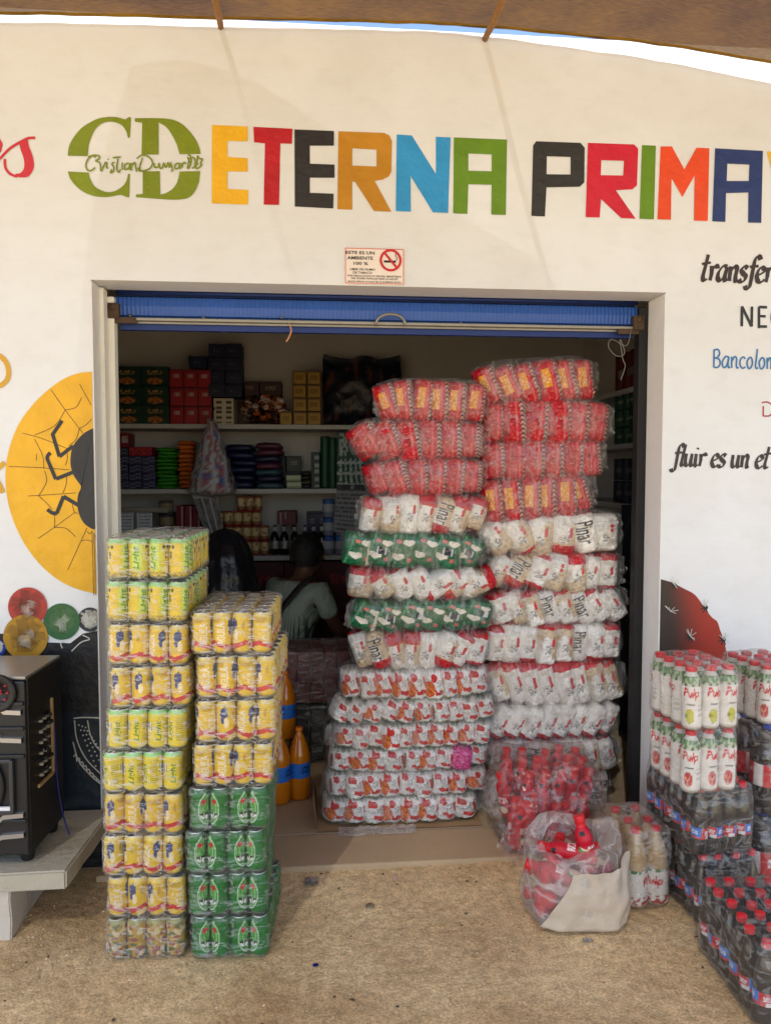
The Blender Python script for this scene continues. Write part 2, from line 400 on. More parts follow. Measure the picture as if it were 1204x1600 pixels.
# --- roller shutter, rolled up
BLUE = solid('blue_shutter_paint', lin(38, 84, 168), .42, .14, 7, .12, 50, 0, .5)
BLUED = solid('dark_blue_shutter_paint', lin(28, 52, 118), .5, .15, 7, .1, 50)
YS = TH+.03
z0, z1, z2, z3 = at(600, 470, YS).z, at(600, 502, YS).z, at(600, 509, YS).z, at(600, 517, YS).z
xa, xb = XL+.04, XR-.035
sh = MB()
n = 260; vs = []; fs = []
for i in range(n+1):                                        # fluted slat
    x = xa+(xb-xa)*i/n; rib = .0012*(1 if i % 2 else -1)
    for (z, y) in ((z0, YS+.012), (z0-.006, YS), ((z0+z1)/2, YS-.005), (z1+.006, YS), (z1, YS+.012)):
        vs.append((x, y+(rib if .3 < 1 else 0), z))
for i in range(n):
    for k in range(4): a = i*5+k; fs.append((a, a+1, a+6, a+5))
sh.add(vs, fs, 0, False)
sh.box(((xa+xb)/2, YS+.055, (z0+ZT)/2+.03), (xb-xa, .05, ZT-z0+.05), .004, 1)
sh.tube([(xa, YS+.004, z0+.014), (xb, YS+.004, z0+.014)], .008, 10, 1)
sh.box(((xa+xb)/2, YS+.03, (z2+z3)/2-.004), (xb-xa-.02, .03, z2-z3+.012), .004, 1)
shu = sh.build('roller_shutter', [BLUE, BLUED], bld)
br = MB(); br.box(((xa+xb)/2, YS-.012, (z1+z2)/2-.003), (xb-xa+.02, .02, .012), .003); br.box(((xa+xb)/2, YS+.004, (z1+z2)/2-.013), (xb-xa+.02, .012, .008), .001)
br.build('bottom_rail', ALU, shu)
hc = at(610, 508, YS-.03); ha = at(588, 508, YS-.03)
hd = MB(); wv = hc.x-ha.x
hd.tube([(hc.x+wv*1.05*math.cos(t), YS-.03-.012*math.sin(t), hc.z-.004+.045*math.sin(t)**.8 if math.sin(t) > 0 else hc.z-.004) for t in [math.pi*i/14 for i in range(15)]], .0055, 8)
hd.build('handle', ALU, shu)
for px, py in ((318, 497), (203, 493), (440, 496), (452, 501), (720, 505), (832, 509), (948, 512)):
    bt = MB(); p = at(px, py, YS-.012); bt.lathe([(0, -.004), (.006, -.002), (.006, .002), (0, .005)], 8, 0, M=Matrix.Translation(p) @ Matrix.Rotation(R(90), 4, 'X'))
    bt.build('bolt', ALU, shu)
for px, py, s in ((178, 486, 1), (996, 505, -1)):
    lk = MB(); p = at(px, py, YS-.02); lk.box(p, (.045, .03, .06), .006); lk.tube([p+Vector((0, -.025, .012)), p+Vector((0, .0, .012))], .013, 10); lk.box(p+Vector((s*.03, 0, -.035)), (.11, .012, .022), .003)
    lk.build('lock_bracket', RUST, shu)
def cable(name, label, pts, r, m, cat='wire'):
    mb = MB(); mb.tube(smooth_pts(pts, 8), r, 6); o = mb.build(name, m); tag(o, label, cat); return o
ORC = solid('orange_cord', lin(196, 138, 108), .7)
cable('cord', 'short pale orange cord hanging from the shutter rail', [at(452, 506, YS-.02), at(455, 516, YS-.03), at(452, 526, YS-.025), at(447, 534, YS-.03)], .0035, ORC, 'cord')
GREYC = solid('grey_wire', lin(120, 116, 108), .6)
cable('wire', 'tangled grey wire dangling below the right end of the shutter', [at(*p, YS-.035) for p in ((985, 516), (978, 540), (955, 530), (950, 542), (962, 556), (975, 552), (968, 530), (972, 560), (976, 572), (969, 594))], .0017, GREYC)

# ------------------------------------------------------------------ painted lettering and murals on the wall
def put(off): return lambda px, py: (lambda p: (p.x, -off, p.z))(at(px, py, 0))
def paintmat(name, rgb, rough=.5): return solid(name, rgb, rough, .22, 9, .6, 22, 0, .5)
def letter(loops, m, off=.002, name='painted_letter'):
    mb = MB(); mb.poly(loops, put(off)); return mb.build(name, m, front)
def c1(*p): return [(x/2, y/2) for x, y in p]
def c2(*p): return [(602+x/2, y/2) for x, y in p]
pm = {k: paintmat('wall_paint_'+k, v) for k, v in dict(yellow=lin(246, 180, 20), red=lin(186, 14, 30), black=lin(38, 36, 38), ochre=lin(188, 130, 16),
      sky_blue=lin(42, 148, 214), green=lin(98, 138, 20), charcoal=lin(44, 44, 44), crimson=lin(202, 24, 52), orange=lin(226, 74, 28), navy=lin(34, 54, 110),
      logo_green=lin(122, 138, 14), ink=lin(52, 38, 36), blue_ink=lin(44, 112, 170), red_ink=lin(168, 52, 62), script_red=lin(200, 44, 58), gold=lin(206, 158, 40)).items()}
letter([c1((663, 391), (774, 396), (774, 442), (711, 441), (711, 491), (774, 495), (774, 537), (711, 536), (711, 591), (776, 594), (775, 640), (662, 636))], pm['yellow'])
letter([c1((792, 397), (914, 403), (912, 450), (876, 449), (872, 641), (824, 640), (828, 449), (794, 445))], pm['red'])
letter([c1((920, 405), (1043, 410), (1043, 456), (968, 456), (968, 512), (1045, 515), (1045, 556), (968, 556), (968, 603), (1042, 606), (1041, 652), (921, 646))], pm['black'])
letter([[(528.5, 205.5), (600, 208), (608, 212), (612, 221), (611, 268), (607, 276), (597, 281), (585, 283), (611, 331), (584, 330), (554, 284), (550, 284), (550, 328), (527, 327)],
        [(550, 232), (550, 259), (588, 260.5), (588, 234)]], pm['ochre'])
letter([c2((35, 421), (82, 424), (157, 544), (157, 428), (203, 430), (195, 666), (148, 664), (78, 550), (79, 662), (32, 660))], pm['sky_blue'])
letter([c2((213, 430), (379, 437), (375, 672), (330, 671), (331, 578), (258, 576), (255, 669), (211, 667)), c2((258, 480), (258, 534), (331, 536), (331, 483))], pm['green'])
letter([c2((470, 442), (608, 447), (621, 462), (620, 570), (606, 584), (502, 586), (497, 677), (455, 675), (460, 455)), c2((503, 489), (502, 545), (577, 546), (577, 491))], pm['charcoal'])
letter([c2((631, 447), (775, 452), (788, 465), (784, 580), (770, 592), (718, 595), (780, 684), (735, 682), (672, 622), (668, 680), (624, 679)), c2((673, 501), (671, 548), (741, 549), (744, 503))], pm['crimson'])
letter([c2((800, 454), (843, 456), (837, 686), (792, 684))], pm['green'])
letter([c2((858, 458), (893, 458), (932, 530), (970, 462), (1010, 464), (1005, 691), (962, 690), (964, 548), (926, 616), (892, 556), (890, 687), (848, 686))], pm['orange'])
letter([c2((1028, 464), (1177, 472), (1172, 697), (1131, 696), (1132, 602), (1062, 604), (1060, 694), (1019, 692)), c2((1066, 512), (1064, 566), (1133, 566), (1135, 515))], pm['navy'])
letter([[(1197, 237), (1222, 238), (1236, 318), (1250, 239), (1276, 240), (1248, 352), (1226, 351)]], pm['yellow'])
def c6(*p): return [(x/3.648, 180+y/3.648) for x, y in p]
def sm(pts, n=5): return [(p.x, p.y) for p in smooth_pts(pts, n)]
letter([c6(*sm([(388, 232), (395, 180), (420, 130), (460, 80), (510, 45), (570, 18), (640, 10), (690, 18), (715, 25), (735, 12)], 3), (748, 14), (742, 130), (732, 130), *sm([(728, 118), (722, 95), (700, 62), (670, 45), (635, 38), (590, 45), (550, 75), (525, 120), (508, 170), (502, 234)], 3))], pm['logo_green'])
letter([c6((388, 322), (508, 328), *sm([(510, 340), (515, 360), (540, 405), (580, 430), (620, 440), (660, 432), (695, 410), (720, 380), (732, 335)], 3), (742, 335), (738, 470), *sm([(720, 466), (690, 455), (650, 462), (600, 468), (540, 462), (480, 440), (430, 400), (400, 360)], 3))], pm['logo_green'])
letter([c6((770, 18), *sm([(900, 18), (960, 22), (1020, 40), (1070, 80), (1110, 130), (1135, 180), (1145, 222)], 3), (1025, 224), *sm([(1010, 170), (985, 120), (950, 70), (905, 42)], 3), (905, 226), (808, 224), (812, 45), (770, 38))], pm['logo_green'])
letter([c6((815, 322), (912, 320), (915, 452), *sm([(940, 448), (980, 425), (1010, 385), (1025, 322)], 3), (1142, 320), *sm([(1135, 380), (1115, 430), (1085, 465), (1040, 480), (960, 482), (775, 468)], 3), (778, 452), (815, 450))], pm['logo_green'])

def strokes(mb, lines, wd, nib=None, off=.002, n=5, taper=False, tp=None):
    """ribbons of paint along polylines given in photo pixels; nib=(dx,dy) makes a broad-nib pen"""
    P = tp or put(off)
    for li, ln in enumerate(lines):
        pts = smooth_pts(ln, n) if len(ln) > 2 else [Vector((*q, 0)) for q in ln]
        vs = []; m = len(pts)
        for i, p in enumerate(pts):
            d = (pts[min(i+1, m-1)]-pts[max(i-1, 0)]); d = d.normalized() if d.length > 1e-6 else Vector((1, 0, 0))
            nn = Vector((-d.y, d.x, 0)); k = wd/2
            if taper: k *= .35+.65*math.sin(math.pi*(i+.5)/m)
            if nib:
                h = nn.dot(Vector((nib[0], nib[1], 0))); k = max(abs(h)*wd/2, wd*.16)
            jj = 1+.12*nz(p.x*.3, p.y*.3, li)
            a, b = p+nn*k*jj, p-nn*k*jj
            e_ = .00004*(li % 20)+.000006*i
            vs += [(q[0], q[1]-e_, q[2]) for q in (P(a.x, a.y), P(b.x, b.y))]
        mb.add(vs, [(2*i, 2*i+1, 2*i+3, 2*i+2) for i in range(m-1)])
    return mb
GL = {'t': (.62, [[(.38, 1.75), (.28, .9), (.2, .25), (.32, 0), (.55, .1)], [(.0, 1.1), (.65, 1.22)]]),
 'r': (.62, [[(.15, 1.0), (.2, .5), (.15, 0)], [(.18, .6), (.35, .95), (.52, 1.0), (.6, .82)]]),
 'a': (.85, [[(.7, .95), (.4, 1.0), (.12, .6), (.1, .2), (.3, 0), (.55, .3), (.7, .95)], [(.7, .95), (.63, .3), (.7, 0), (.82, .1)]]),
 'n': (.82, [[(.12, 1), (.13, .5), (.15, 0)], [(.15, .6), (.4, 1), (.6, .85), (.58, .3), (.65, 0), (.8, .08)]]),
 's': (.65, [[(.6, .9), (.35, 1.02), (.15, .8), (.3, .55), (.52, .35), (.45, .05), (.2, -.02), (.02, .12)]]),
 'f': (.62, [[(.85, 1.5), (.65, 1.75), (.42, 1.5), (.35, .6), (.28, -.35), (.05, -.45), (-.08, -.28)], [(.1, 1.0), (.75, 1.08)]]),
 'e': (.7, [[(.12, .45), (.4, .55), (.62, .75), (.45, 1.0), (.2, .85), (.1, .4), (.25, .05), (.5, 0), (.7, .2)]]),
 'l': (.42, [[(.34, 1.75), (.24, .8), (.18, .2), (.28, 0), (.42, .1)]]),
 'u': (.85, [[(.1, 1), (.1, .3), (.25, 0), (.5, .2), (.62, 1)], [(.62, 1), (.6, .3), (.7, 0), (.85, .1)]]),
 'i': (.42, [[(.15, 1), (.15, .2), (.26, 0), (.4, .1)], [(.2, 1.36), (.24, 1.5)]]),
 'm': (1.2, [[(.12, 1), (.13, .5), (.15, 0)], [(.15, .6), (.35, 1), (.5, .8), (.5, 0)], [(.5, .6), (.72, 1), (.9, .8), (.9, .1), (1.05, .05)]]),
 'c': (.68, [[(.62, .85), (.4, 1), (.15, .75), (.12, .3), (.35, 0), (.62, .12)]]),
 'o': (.75, [[(.35, 1), (.12, .6), (.2, .1), (.4, 0), (.62, .4), (.55, .9), (.35, 1)]]),
 'B': (.85, [[(.12, 1.6), (.12, 0)], [(.12, 1.55), (.5, 1.6), (.65, 1.25), (.45, .9), (.14, .85)], [(.14, .85), (.6, .75), (.72, .35), (.5, .02), (.12, 0)]]),
 'N': (1.15, [[(.12, 0), (.14, 1.6)], [(.14, 1.6), (.85, 0)], [(.85, 0), (.88, 1.6)]]),
 'E': (.9, [[(.15, 1.6), (.15, 0), (.16, 0)], [(.15, 1.58), (.75, 1.56)], [(.15, .85), (.65, .84)], [(.15, .02), (.75, .02)]]),
 'Q': (1.1, [[(.8, 1.4), (.5, 1.62), (.15, 1.1), (.15, .4), (.45, 0), (.8, .2), (.9, .8), (.8, 1.4)], [(.6, .35), (.95, -.1)]]),
 'D': (1., [[(.0, 1.6), (.5, 1.68), (.95, 1.3), (1.0, .6), (.7, .05), (.12, 0)], [(.13, 1.2), (.12, 0)]]),
 'C': (1., [[(.8, 1.3), (.55, 1.6), (.2, 1.3), (.15, .5), (.4, .0), (.9, .2)]]),
 ' ': (.5, [])}
def write(s, x0, y0, kx, ky, m, wd, nib=None, slant=.0, slope=.035, off=.002, sp=.0):
    mb = MB(); x = x0
    for ch in s:
        a, ls = GL[ch]
        for ln in ls:
            q = [(x+(p[0]+slant*p[1])*kx, y0+(x-x0+p[0]*kx)*slope-p[1]*ky) for p in ln]
            if len(q) == 2: q = [q[0], ((q[0][0]+q[1][0])/2, (q[0][1]+q[1][1])/2), q[1]]
            strokes(mb, [q], wd, nib, off)
        x += (a+sp)*kx
    return mb.build('painted_lettering', m, front)
NIB = (.80, -.6)
write('transfer', 1092, 438, 20.5, 23, pm['ink'], 8.5, NIB, .16, .03)
write('fluir es un et', 1049, 727, 17.2, 19, pm['ink'], 7, NIB, .16, .03)
write('NEQ', 1155, 510, 21, 19.5, pm['black'], 4.2, None, .0, .02, sp=.1)
write('Bancolom', 1112, 574, 16.2, 17.5, pm['blue_ink'], 2.6, None, .02, .03)
write('D', 1189, 650, 17, 13, pm['red_ink'], 2.2, None, 0, .02)
mb = MB()   # red script at the left edge
strokes(mb, [c6((-60, 300), (0, 250), (60, 190), (130, 148)), c6((130, 148), (165, 132), (203, 130)), c6((30, 250), (34, 300), (60, 335), (100, 352))], 4.2, None)
mb.poly([c6(*sm([(112, 165), (130, 140), (160, 138)], 3), *sm([(168, 180), (190, 240), (195, 300), (170, 345), (140, 356), (95, 352)], 3), *sm([(90, 335), (120, 330), (140, 300), (138, 250), (122, 205)], 3))], put(.0022))
mb.poly([c6((-30, 110), (0, 130), (18, 165), (10, 205), (-30, 262), (-40, 250), (-8, 190), (-12, 160))], put(.0018))
mb.build('painted_lettering', pm['script_red'], front)
mb = MB()   # name in green handwriting across the logo
SC = [[(548, 243), (530, 232), (505, 252), (492, 285), (500, 312), (520, 318), (545, 300)], [(505, 240), (540, 230), (568, 236), (565, 252), (548, 262), (572, 275), (578, 320), (590, 300), (605, 268)],
      [(612, 270), (610, 300), (620, 303)], [(618, 250), (620, 256)], [(655, 270), (640, 280), (652, 300), (648, 322), (632, 330), (640, 310)], [(645, 245), (690, 240)], [(675, 250), (668, 300), (678, 328), (690, 310)],
      [(700, 272), (698, 305), (706, 310)], [(735, 275), (715, 285), (716, 312), (738, 300), (742, 275), (742, 315)], [(752, 275), (750, 318)], [(752, 290), (770, 272), (776, 300), (782, 325)],
      [(815, 245), (800, 290), (800, 318)], [(782, 250), (810, 230), (850, 240), (872, 275), (850, 310), (800, 320), (790, 300)], [(880, 275), (885, 300), (905, 295), (908, 275), (915, 305), (930, 300)],
      [(930, 302), (935, 275), (948, 300), (960, 272), (968, 300), (975, 270)], [(975, 275), (985, 315), (975, 320)], [(1020, 275), (1000, 285), (1002, 308), (1022, 300), (1025, 275), (1030, 308)], [(1038, 275), (1040, 300)], [(1040, 285), (1052, 272), (1062, 280)],
      [(1072, 230), (1085, 232), (1092, 260), (1080, 300), (1070, 302), (1078, 265), (1070, 240)], [(1098, 240), (1112, 255), (1112, 290), (1098, 306)], [(1128, 232), (1140, 250), (1155, 252), (1145, 275), (1150, 285), (1130, 305), (1118, 300), (1124, 262), (1128, 232)], [(1075, 250), (1088, 248)], [(1075, 270), (1088, 268)], [(1130, 285), (1122, 268)]]
strokes(mb, [c6(*s) for s in SC], 2.5, None, .0035)
mb.build('painted_lettering', pm['logo_green'], front)

# --- mural on the left: yellow disc with beetle and web, yarn balls, dark woven pattern
def c5(*p): return [(x/3.477, 540+y/3.477) for x, y in p]
XLpx = lambda py: 142.5+(py-437)*.0235
arc = c5(*sm([(500, 142), (430, 150), (350, 180), (270, 235), (190, 310), (120, 400), (75, 490), (45, 590), (32, 680), (35, 780), (55, 890), (95, 1000), (150, 1100), (230, 1200), (330, 1280), (430, 1325), (530, 1350)], 4))
def clipx(p): x = at(p[0], p[1]).x; return p if x < XL-.002 else ((at(p[0], p[1]).x and p)[0], p[1])
def putL(off):
    def f(px, py): p = at(px, py); return (min(p.x, XL-.0015), -off, p.z)
    return f
def putR(off):
    def f(px, py): p = at(px, py); return (max(p.x, XR+.0015), -off, p.z)
    return f
MY = paintmat('mural_yellow', lin(226, 172, 16)); MBk = paintmat('mural_black', lin(34, 34, 37)); MWeb = paintmat('mural_web_brown', lin(74, 34, 20))
mb = MB(); mb.poly([arc], putL(.0015)); mb.build('mural_disc', MY, front)
mb = MB()
mb.poly([c5(*sm([(505, 450), (460, 475), (425, 510), (395, 555), (385, 620), (390, 670), (405, 710), (430, 745), (445, 772), (430, 800), (422, 850), (428, 900), (445, 945), (470, 975), (505, 997)], 3), (530, 997), (530, 450))], putL(.0032))
LEG = [[(400, 545), (325, 603)], [(325, 603), (288, 480)], [(286, 486), (340, 408)], [(398, 688), (308, 724)], [(306, 726), (258, 612)], [(258, 615), (262, 598), (276, 582)], [(430, 868), (348, 820)], [(348, 818), (310, 912)], [(312, 912), (285, 908), (260, 890)]]
strokes(mb, [c5(*s) for s in LEG], 5.8, None, .0030, tp=putL(.0030)); mb.build('mural_beetle', MBk, front)
mb = MB()
WEB = [[(278, 238), (355, 348), (452, 475)], [(435, 210), (498, 325)], [(125, 475), (240, 508), (368, 560)], [(50, 657), (200, 662), (380, 675)], [(155, 817), (300, 808), (415, 800)], [(210, 1048), (300, 985), (410, 905)], [(370, 1218), (420, 1110), (475, 990)],
       [(445, 283), (415, 335), (355, 350)], [(355, 352), (300, 435), (190, 486)], [(500, 400), (470, 430), (432, 452)], [(432, 455), (415, 510), (375, 545)], [(190, 508), (235, 600), (240, 668)], [(365, 565), (368, 610), (358, 650)], [(245, 680), (255, 740), (215, 812)], [(365, 690), (362, 750), (345, 800)],
       [(212, 815), (260, 860), (285, 890)], [(395, 860), (405, 900), (425, 912)], [(298, 915), (300, 950), (297, 985)], [(300, 988), (360, 992), (412, 1038)], [(200, 590), (201, 625)], [(475, 1010), (490, 1022), (500, 1010)], [(445, 1060), (475, 1056), (505, 1066)]]
strokes(mb, [c5(*s) for s in WEB], .9, None, .0024, tp=putL(.0024)); mb.build('mural_web', MWeb, front)
def ball(cx, cy, r, base, thread, seed, off, name='mural_yarn_ball', rx=1.0):
    rr = random.Random(seed); mb = MB()
    mb.poly([[(cx+r*rx*math.cos(t), cy+r*math.sin(t)) for t in [2*math.pi*i/40 for i in range(40)]]], putL(off), 0)
    k = len(mb.f); ln = []
    for b in range(7):
        a = b*.9+rr.uniform(-.3, .3); ox, oy = .55*r*math.cos(b*.9), .55*r*math.sin(b*.9); L = rr.uniform(.34, .5)*r
        for j in range(-3, 4):
            q = []
            for t in (-1, -.3, .3, 1):
                x = ox+math.cos(a)*t*L-math.sin(a)*(j*r*.075); y = oy+math.sin(a)*t*L+math.cos(a)*(j*r*.075)+.1*r*t*t
                if x*x+y*y < (.93*r)**2: q.append((cx+x*rx, cy+y))
            if len(q) > 1: ln.append(q)
    strokes(mb, ln, .75, None, tp=putL(off+.0006)); mb.m[k:] = [1]*(len(mb.m)-k)
    o = mb.build(name, [base, thread], front); hl = MB(); sp2 = []
    for a, ox, oy in ((.4+seed, .18, -.12), (1.7+seed, -.12, .10), (2.6+seed, .05, .30)):
        for k in range(-3, 4):
            L_ = r*(.20+.06*math.sin(k*2.1+seed)); mx_, my_ = cx+ox*r-math.sin(a)*k*r*.055, cy+oy*r+math.cos(a)*k*r*.055
            sp2.append([(mx_-math.cos(a)*L_, my_-math.sin(a)*L_), (mx_+.02*r, my_-.02*r), (mx_+math.cos(a)*L_, my_+math.sin(a)*L_)])
    strokes(hl, sp2, .55, None, tp=putL(off+.0011), taper=True)
    hl.build('mural_highlight', Mn['thread_pale'], front); return o
Mn = {k: paintmat('mural_'+k, v) for k, v in dict(ball_red=lin(168, 48, 36), ball_green=lin(36, 92, 48), ball_gold=lin(176, 130, 16), ball_black=lin(36, 38, 46), thread_dark=lin(70, 40, 24), thread_pale=lin(200, 200, 190),
      thread_mid=lin(84, 120, 70), woven_navy=lin(20, 34, 48), deep_black=lin(14, 16, 22), blue=lin(24, 50, 140), pear_red=lin(150, 36, 20), pear_dark=lin(44, 30, 26)).items()}
mb = MB(); mb.poly([[(-700, 990), (40, 990), (60, 1003), (110, 1005), (130, 990), (170, 985), (175, 1420), (-700, 1420)]], putL(.001)); mb.build('mural_dark_field', Mn['deep_black'], front)
mb = MB(); mb.poly([[(102, 1112), (172, 1115), (175, 1290), (-10, 1290), (-10, 1200)]], putL(.0018)); mb.build('mural_woven_bag', Mn['woven_navy'], front)
ball(138, 970, 15, Mn['ball_black'], Mn['thread_pale'], 9, .0016); ball(141, 968, 19, Mn['ball_black'], Mn['thread_pale'], 5, .0026)
ball(97, 971, 28.5, Mn['ball_green'], Mn['thread_mid'], 2, .0034); ball(44, 948, 30.5, Mn['ball_red'], Mn['thread_dark'], 3, .0042)
ball(41, 995, 35, Mn['ball_gold'], Mn['thread_dark'], 4, .0050); ball(-4, 1012, 14, Mn['blue'], Mn['thread_pale'], 6, .0058)
mb = MB(); L6 = lambda *p: [(x/2.665, 900+y/2.665) for x, y in p]
strokes(mb, [L6((308, 592), (350, 588), (420, 590)), L6((312, 600), (322, 680), (360, 760), (420, 822)), L6((366, 600), (378, 660), (400, 705), (425, 730)), L6((306, 690), (330, 770), (380, 830), (425, 868))] +
        [L6((308+i*14, 752+i*13), (318+i*14, 742+i*16), (322+i*14, 772+i*13)) for i in range(8)], 1.9, None, tp=putL(.0026))
rr = random.Random(4)
for i in range(3):
    for j in range(9):
        t = j/8; x = 330+i*18+t*70-(i*4); y = 620+t*170+i*5-t*i*30
        mb.poly([L6(*[(x+4*math.cos(a*1.047), y+4*math.sin(a*1.047)) for a in range(6)])], putL(.0026))
mb.build('mural_white_pattern', Mn['thread_pale'], front)
mb = MB(); strokes(mb, [L6((300, 312), (340, 275), (375, 262), (345, 245)), L6((262, 300), (255, 280), (270, 272))], 1.7, None, tp=putL(.0032)); mb.build('mural_thread', Mn['thread_pale'], front)
mb = MB(); strokes(mb, [[(144.5, 830), (146, 880), (147, 930)], [(147, 832), (149, 880), (149.5, 930)], [(149, 834), (152, 880), (152, 930)]], .8, None, tp=putL(.0044)); mb.build('mural_thread', Mn['thread_dark'], front)
# gold strokes of a figure at the very edge
mb = MB(); strokes(mb, [[(-8, 552), (4, 559), (12, 570), (14, 586), (8, 598), (-6, 606)], [(-10, 740), (2, 728), (8, 723)], [(-8, 745), (0, 758), (5, 770)]], 8, None); mb.build('painted_lettering', pm['gold'], front)
# red prickly pear on the right
def pear_mat():
    m = bpy.data.materials.new('mural_pear'); n, l, p, o = nodes(m)
    a = n.new('ShaderNodeAttribute'); a.attribute_name = 'Col'; l.new(a.outputs['Color'], p.inputs['Base Color']); p.inputs['Roughness'].default_value = .5
    return m
outl = [(1015, 905), (1028, 906), (1050, 910), (1064, 918), (1083, 927), (1092, 938), (1100, 950), (1110, 964), (1120, 971), (1124, 985), (1130, 1000), (1136, 1030), (1139, 1062), (1138, 1110), (1128, 1160), (1110, 1210), (1085, 1250), (1015, 1285)]
mb = MB()
def pearcol(px, py):
    k = max(0, min(1, (px-1030-16*math.sin((py-905)/60.))/64)); k = k*k*(3-2*k); kk = max(0, min(1, (1075-py)/40.)); d = (1-k)*min(1, .35+.65*kk)
    if py > 1085: d = 0
    a, b = Vector(lin(158, 38, 20)), Vector(lin(46, 32, 26)); return tuple(a.lerp(b, d))
ys_ = np.arange(905, 1286, 5.0)
def xr(py):
    for (xa_, ya_), (xb_, yb_) in zip(outl[1:-1], outl[2:]):
        if ya_ <= py <= yb_: return xa_+(xb_-xa_)*(py-ya_)/(yb_-ya_)
    return 1030
P = putR(.0016)
mb.grid(lambda u, v: P(1016+(xr(905+v*380)-1016)*u, 905+v*380), 24, 76, 0, lambda u, v: pearcol(1016+(xr(905+v*380)-1016)*u, 905+v*380), False)
mb.f = [f[::-1] for f in mb.f]; mb.build('mural_prickly_pear', pear_mat(), front)
mb = MB(); rr = random.Random(8); dk = []
for cx, cy in ((1052, 913), (1101, 948), (1130, 999), (1077, 994), (1046, 955)):
    for k in range(6):
        a = rr.uniform(-2.6, .9); L = rr.uniform(6, 13); strokes(mb, [[(cx, cy), (cx+L*math.cos(a), cy+L*math.sin(a))]], .9, None, tp=putR(.0030))
mb.build('mural_spines', Mn['thread_pale'], front)
mb = MB()
for cx, cy in ((1052, 914), (1101, 949), (1129, 999), (1077, 995)):
    mb = MB(); mb.poly([[(cx+4*math.cos(t), cy+4*math.sin(t)) for t in [i*.6283 for i in range(10)]]], putR(.0023))
    for k in range(4): a = 1.2+k*.8; strokes(mb, [[(cx, cy), (cx+9*math.cos(a), cy+9*math.sin(a))]], 1.6, None, tp=putR(.0023))
    mb.build('mural_spines', Mn['deep_black'], front)

# --- no smoking notice
NW = solid('notice_white', lin(238, 226, 218), .4); NB = solid('notice_black', lin(30, 28, 28), .5); NR = solid('notice_red', lin(200, 36, 44), .4)
a, b, c = at(538, 387), at(631, 389), at(538.5, 444)
W_, H_ = b.x-a.x, a.z-c.z
sg = thing('no_smoking_sign', 'small white no smoking notice with red border above the doorway', 'sign', ((a.x+b.x)/2, -.004, (a.z+c.z)/2), (0, 0, 0))
mb = MB(); mb.box((0, 0, 0), (W_, .004, H_), .0008); mb.build('panel', NW, sg)
def text_obj(name, s, m, parent, cx, cz, wd, ht, y, bold=.0, shear=0.):
    V, T, sz = text_geo(s, shear, bold); mb = MB()
    mb.add([(cx+(v[0]-.5)*wd, y, cz+(v[1]-.5)*ht) for v in V], T); return mb.build(name, m, parent)
tx = MB()
for s, cx, cz, wd, ht in (('ESTE ES UN', -.24, .40-.04, .48, .088), ('AMBIENTE', -.24, .215, .43, .09), ('100 %', -.23, .065, .24, .085), ('LIBRE DE HUMO', -.2, -.095, .42, .062), ('DE TABACO', -.2, -.185, .32, .062),
                          ('POR RESOLUCION Nº 030 DEL MINISTERIO', 0, -.275, .9, .05), ('DEL PODER POPULAR PARA LA SALUD', 0, -.345, .78, .05), ('GACETA OFICIAL Nº 39.627 DEL 02 DE MARZO DE 2011', 0, -.43, .9, .045)):
    V, T, sz = text_geo(s, 0, .018); tx.add([((cx+(v[0]-.5)*wd)*W_, -.0032, (cz+(v[1]-.5)*ht)*H_) for v in V], T)
tx.build('lettering', NB, sg)
bd = MB()
for (x, z, dx, dz) in ((0, .475, .97, .014), (0, -.475, .97, .014), (-.485, 0, .009, .95), (.485, 0, .009, .95)): bd.box((x*W_, -.0028, z*H_), (dx*W_, .0012, dz*H_))
cx, cz, ro, ri = .27*W_, .17*H_, .185*W_, .145*W_
vs = []; n = 36
for i in range(n): t = 2*math.pi*i/n; vs += [(cx+ro*math.cos(t), -.0045, cz+ro*math.sin(t)), (cx+ri*math.cos(t), -.0045, cz+ri*math.sin(t))]
bd.add(vs, [(2*i, 2*i+1, 2*((i+1) % n)+1, 2*((i+1) % n)) for i in range(n)])
bd.box((cx, -.0045, cz), (2*ri+.004, .0006, .036*W_), 0, 0, None, Matrix.Translation((cx, 0, cz)) @ Matrix.Rotation(R(50), 4, 'Y') @ Matrix.Translation((-cx, 0, -cz)))
bd.build('prohibition_ring', NR, sg)
cg = MB(); cg.box((cx-.012*W_, -.0035, cz-.02*W_), (.2*W_, .0004, .035*W_)); strokes(cg, [[(0, 0), (.02, .04), (-.01, .08), (.01, .12)]], .012, tp=lambda u, v: (cx+.09*W_+u*W_, -.0035, cz+v*W_)); cg.build('cigarette', NB, sg)
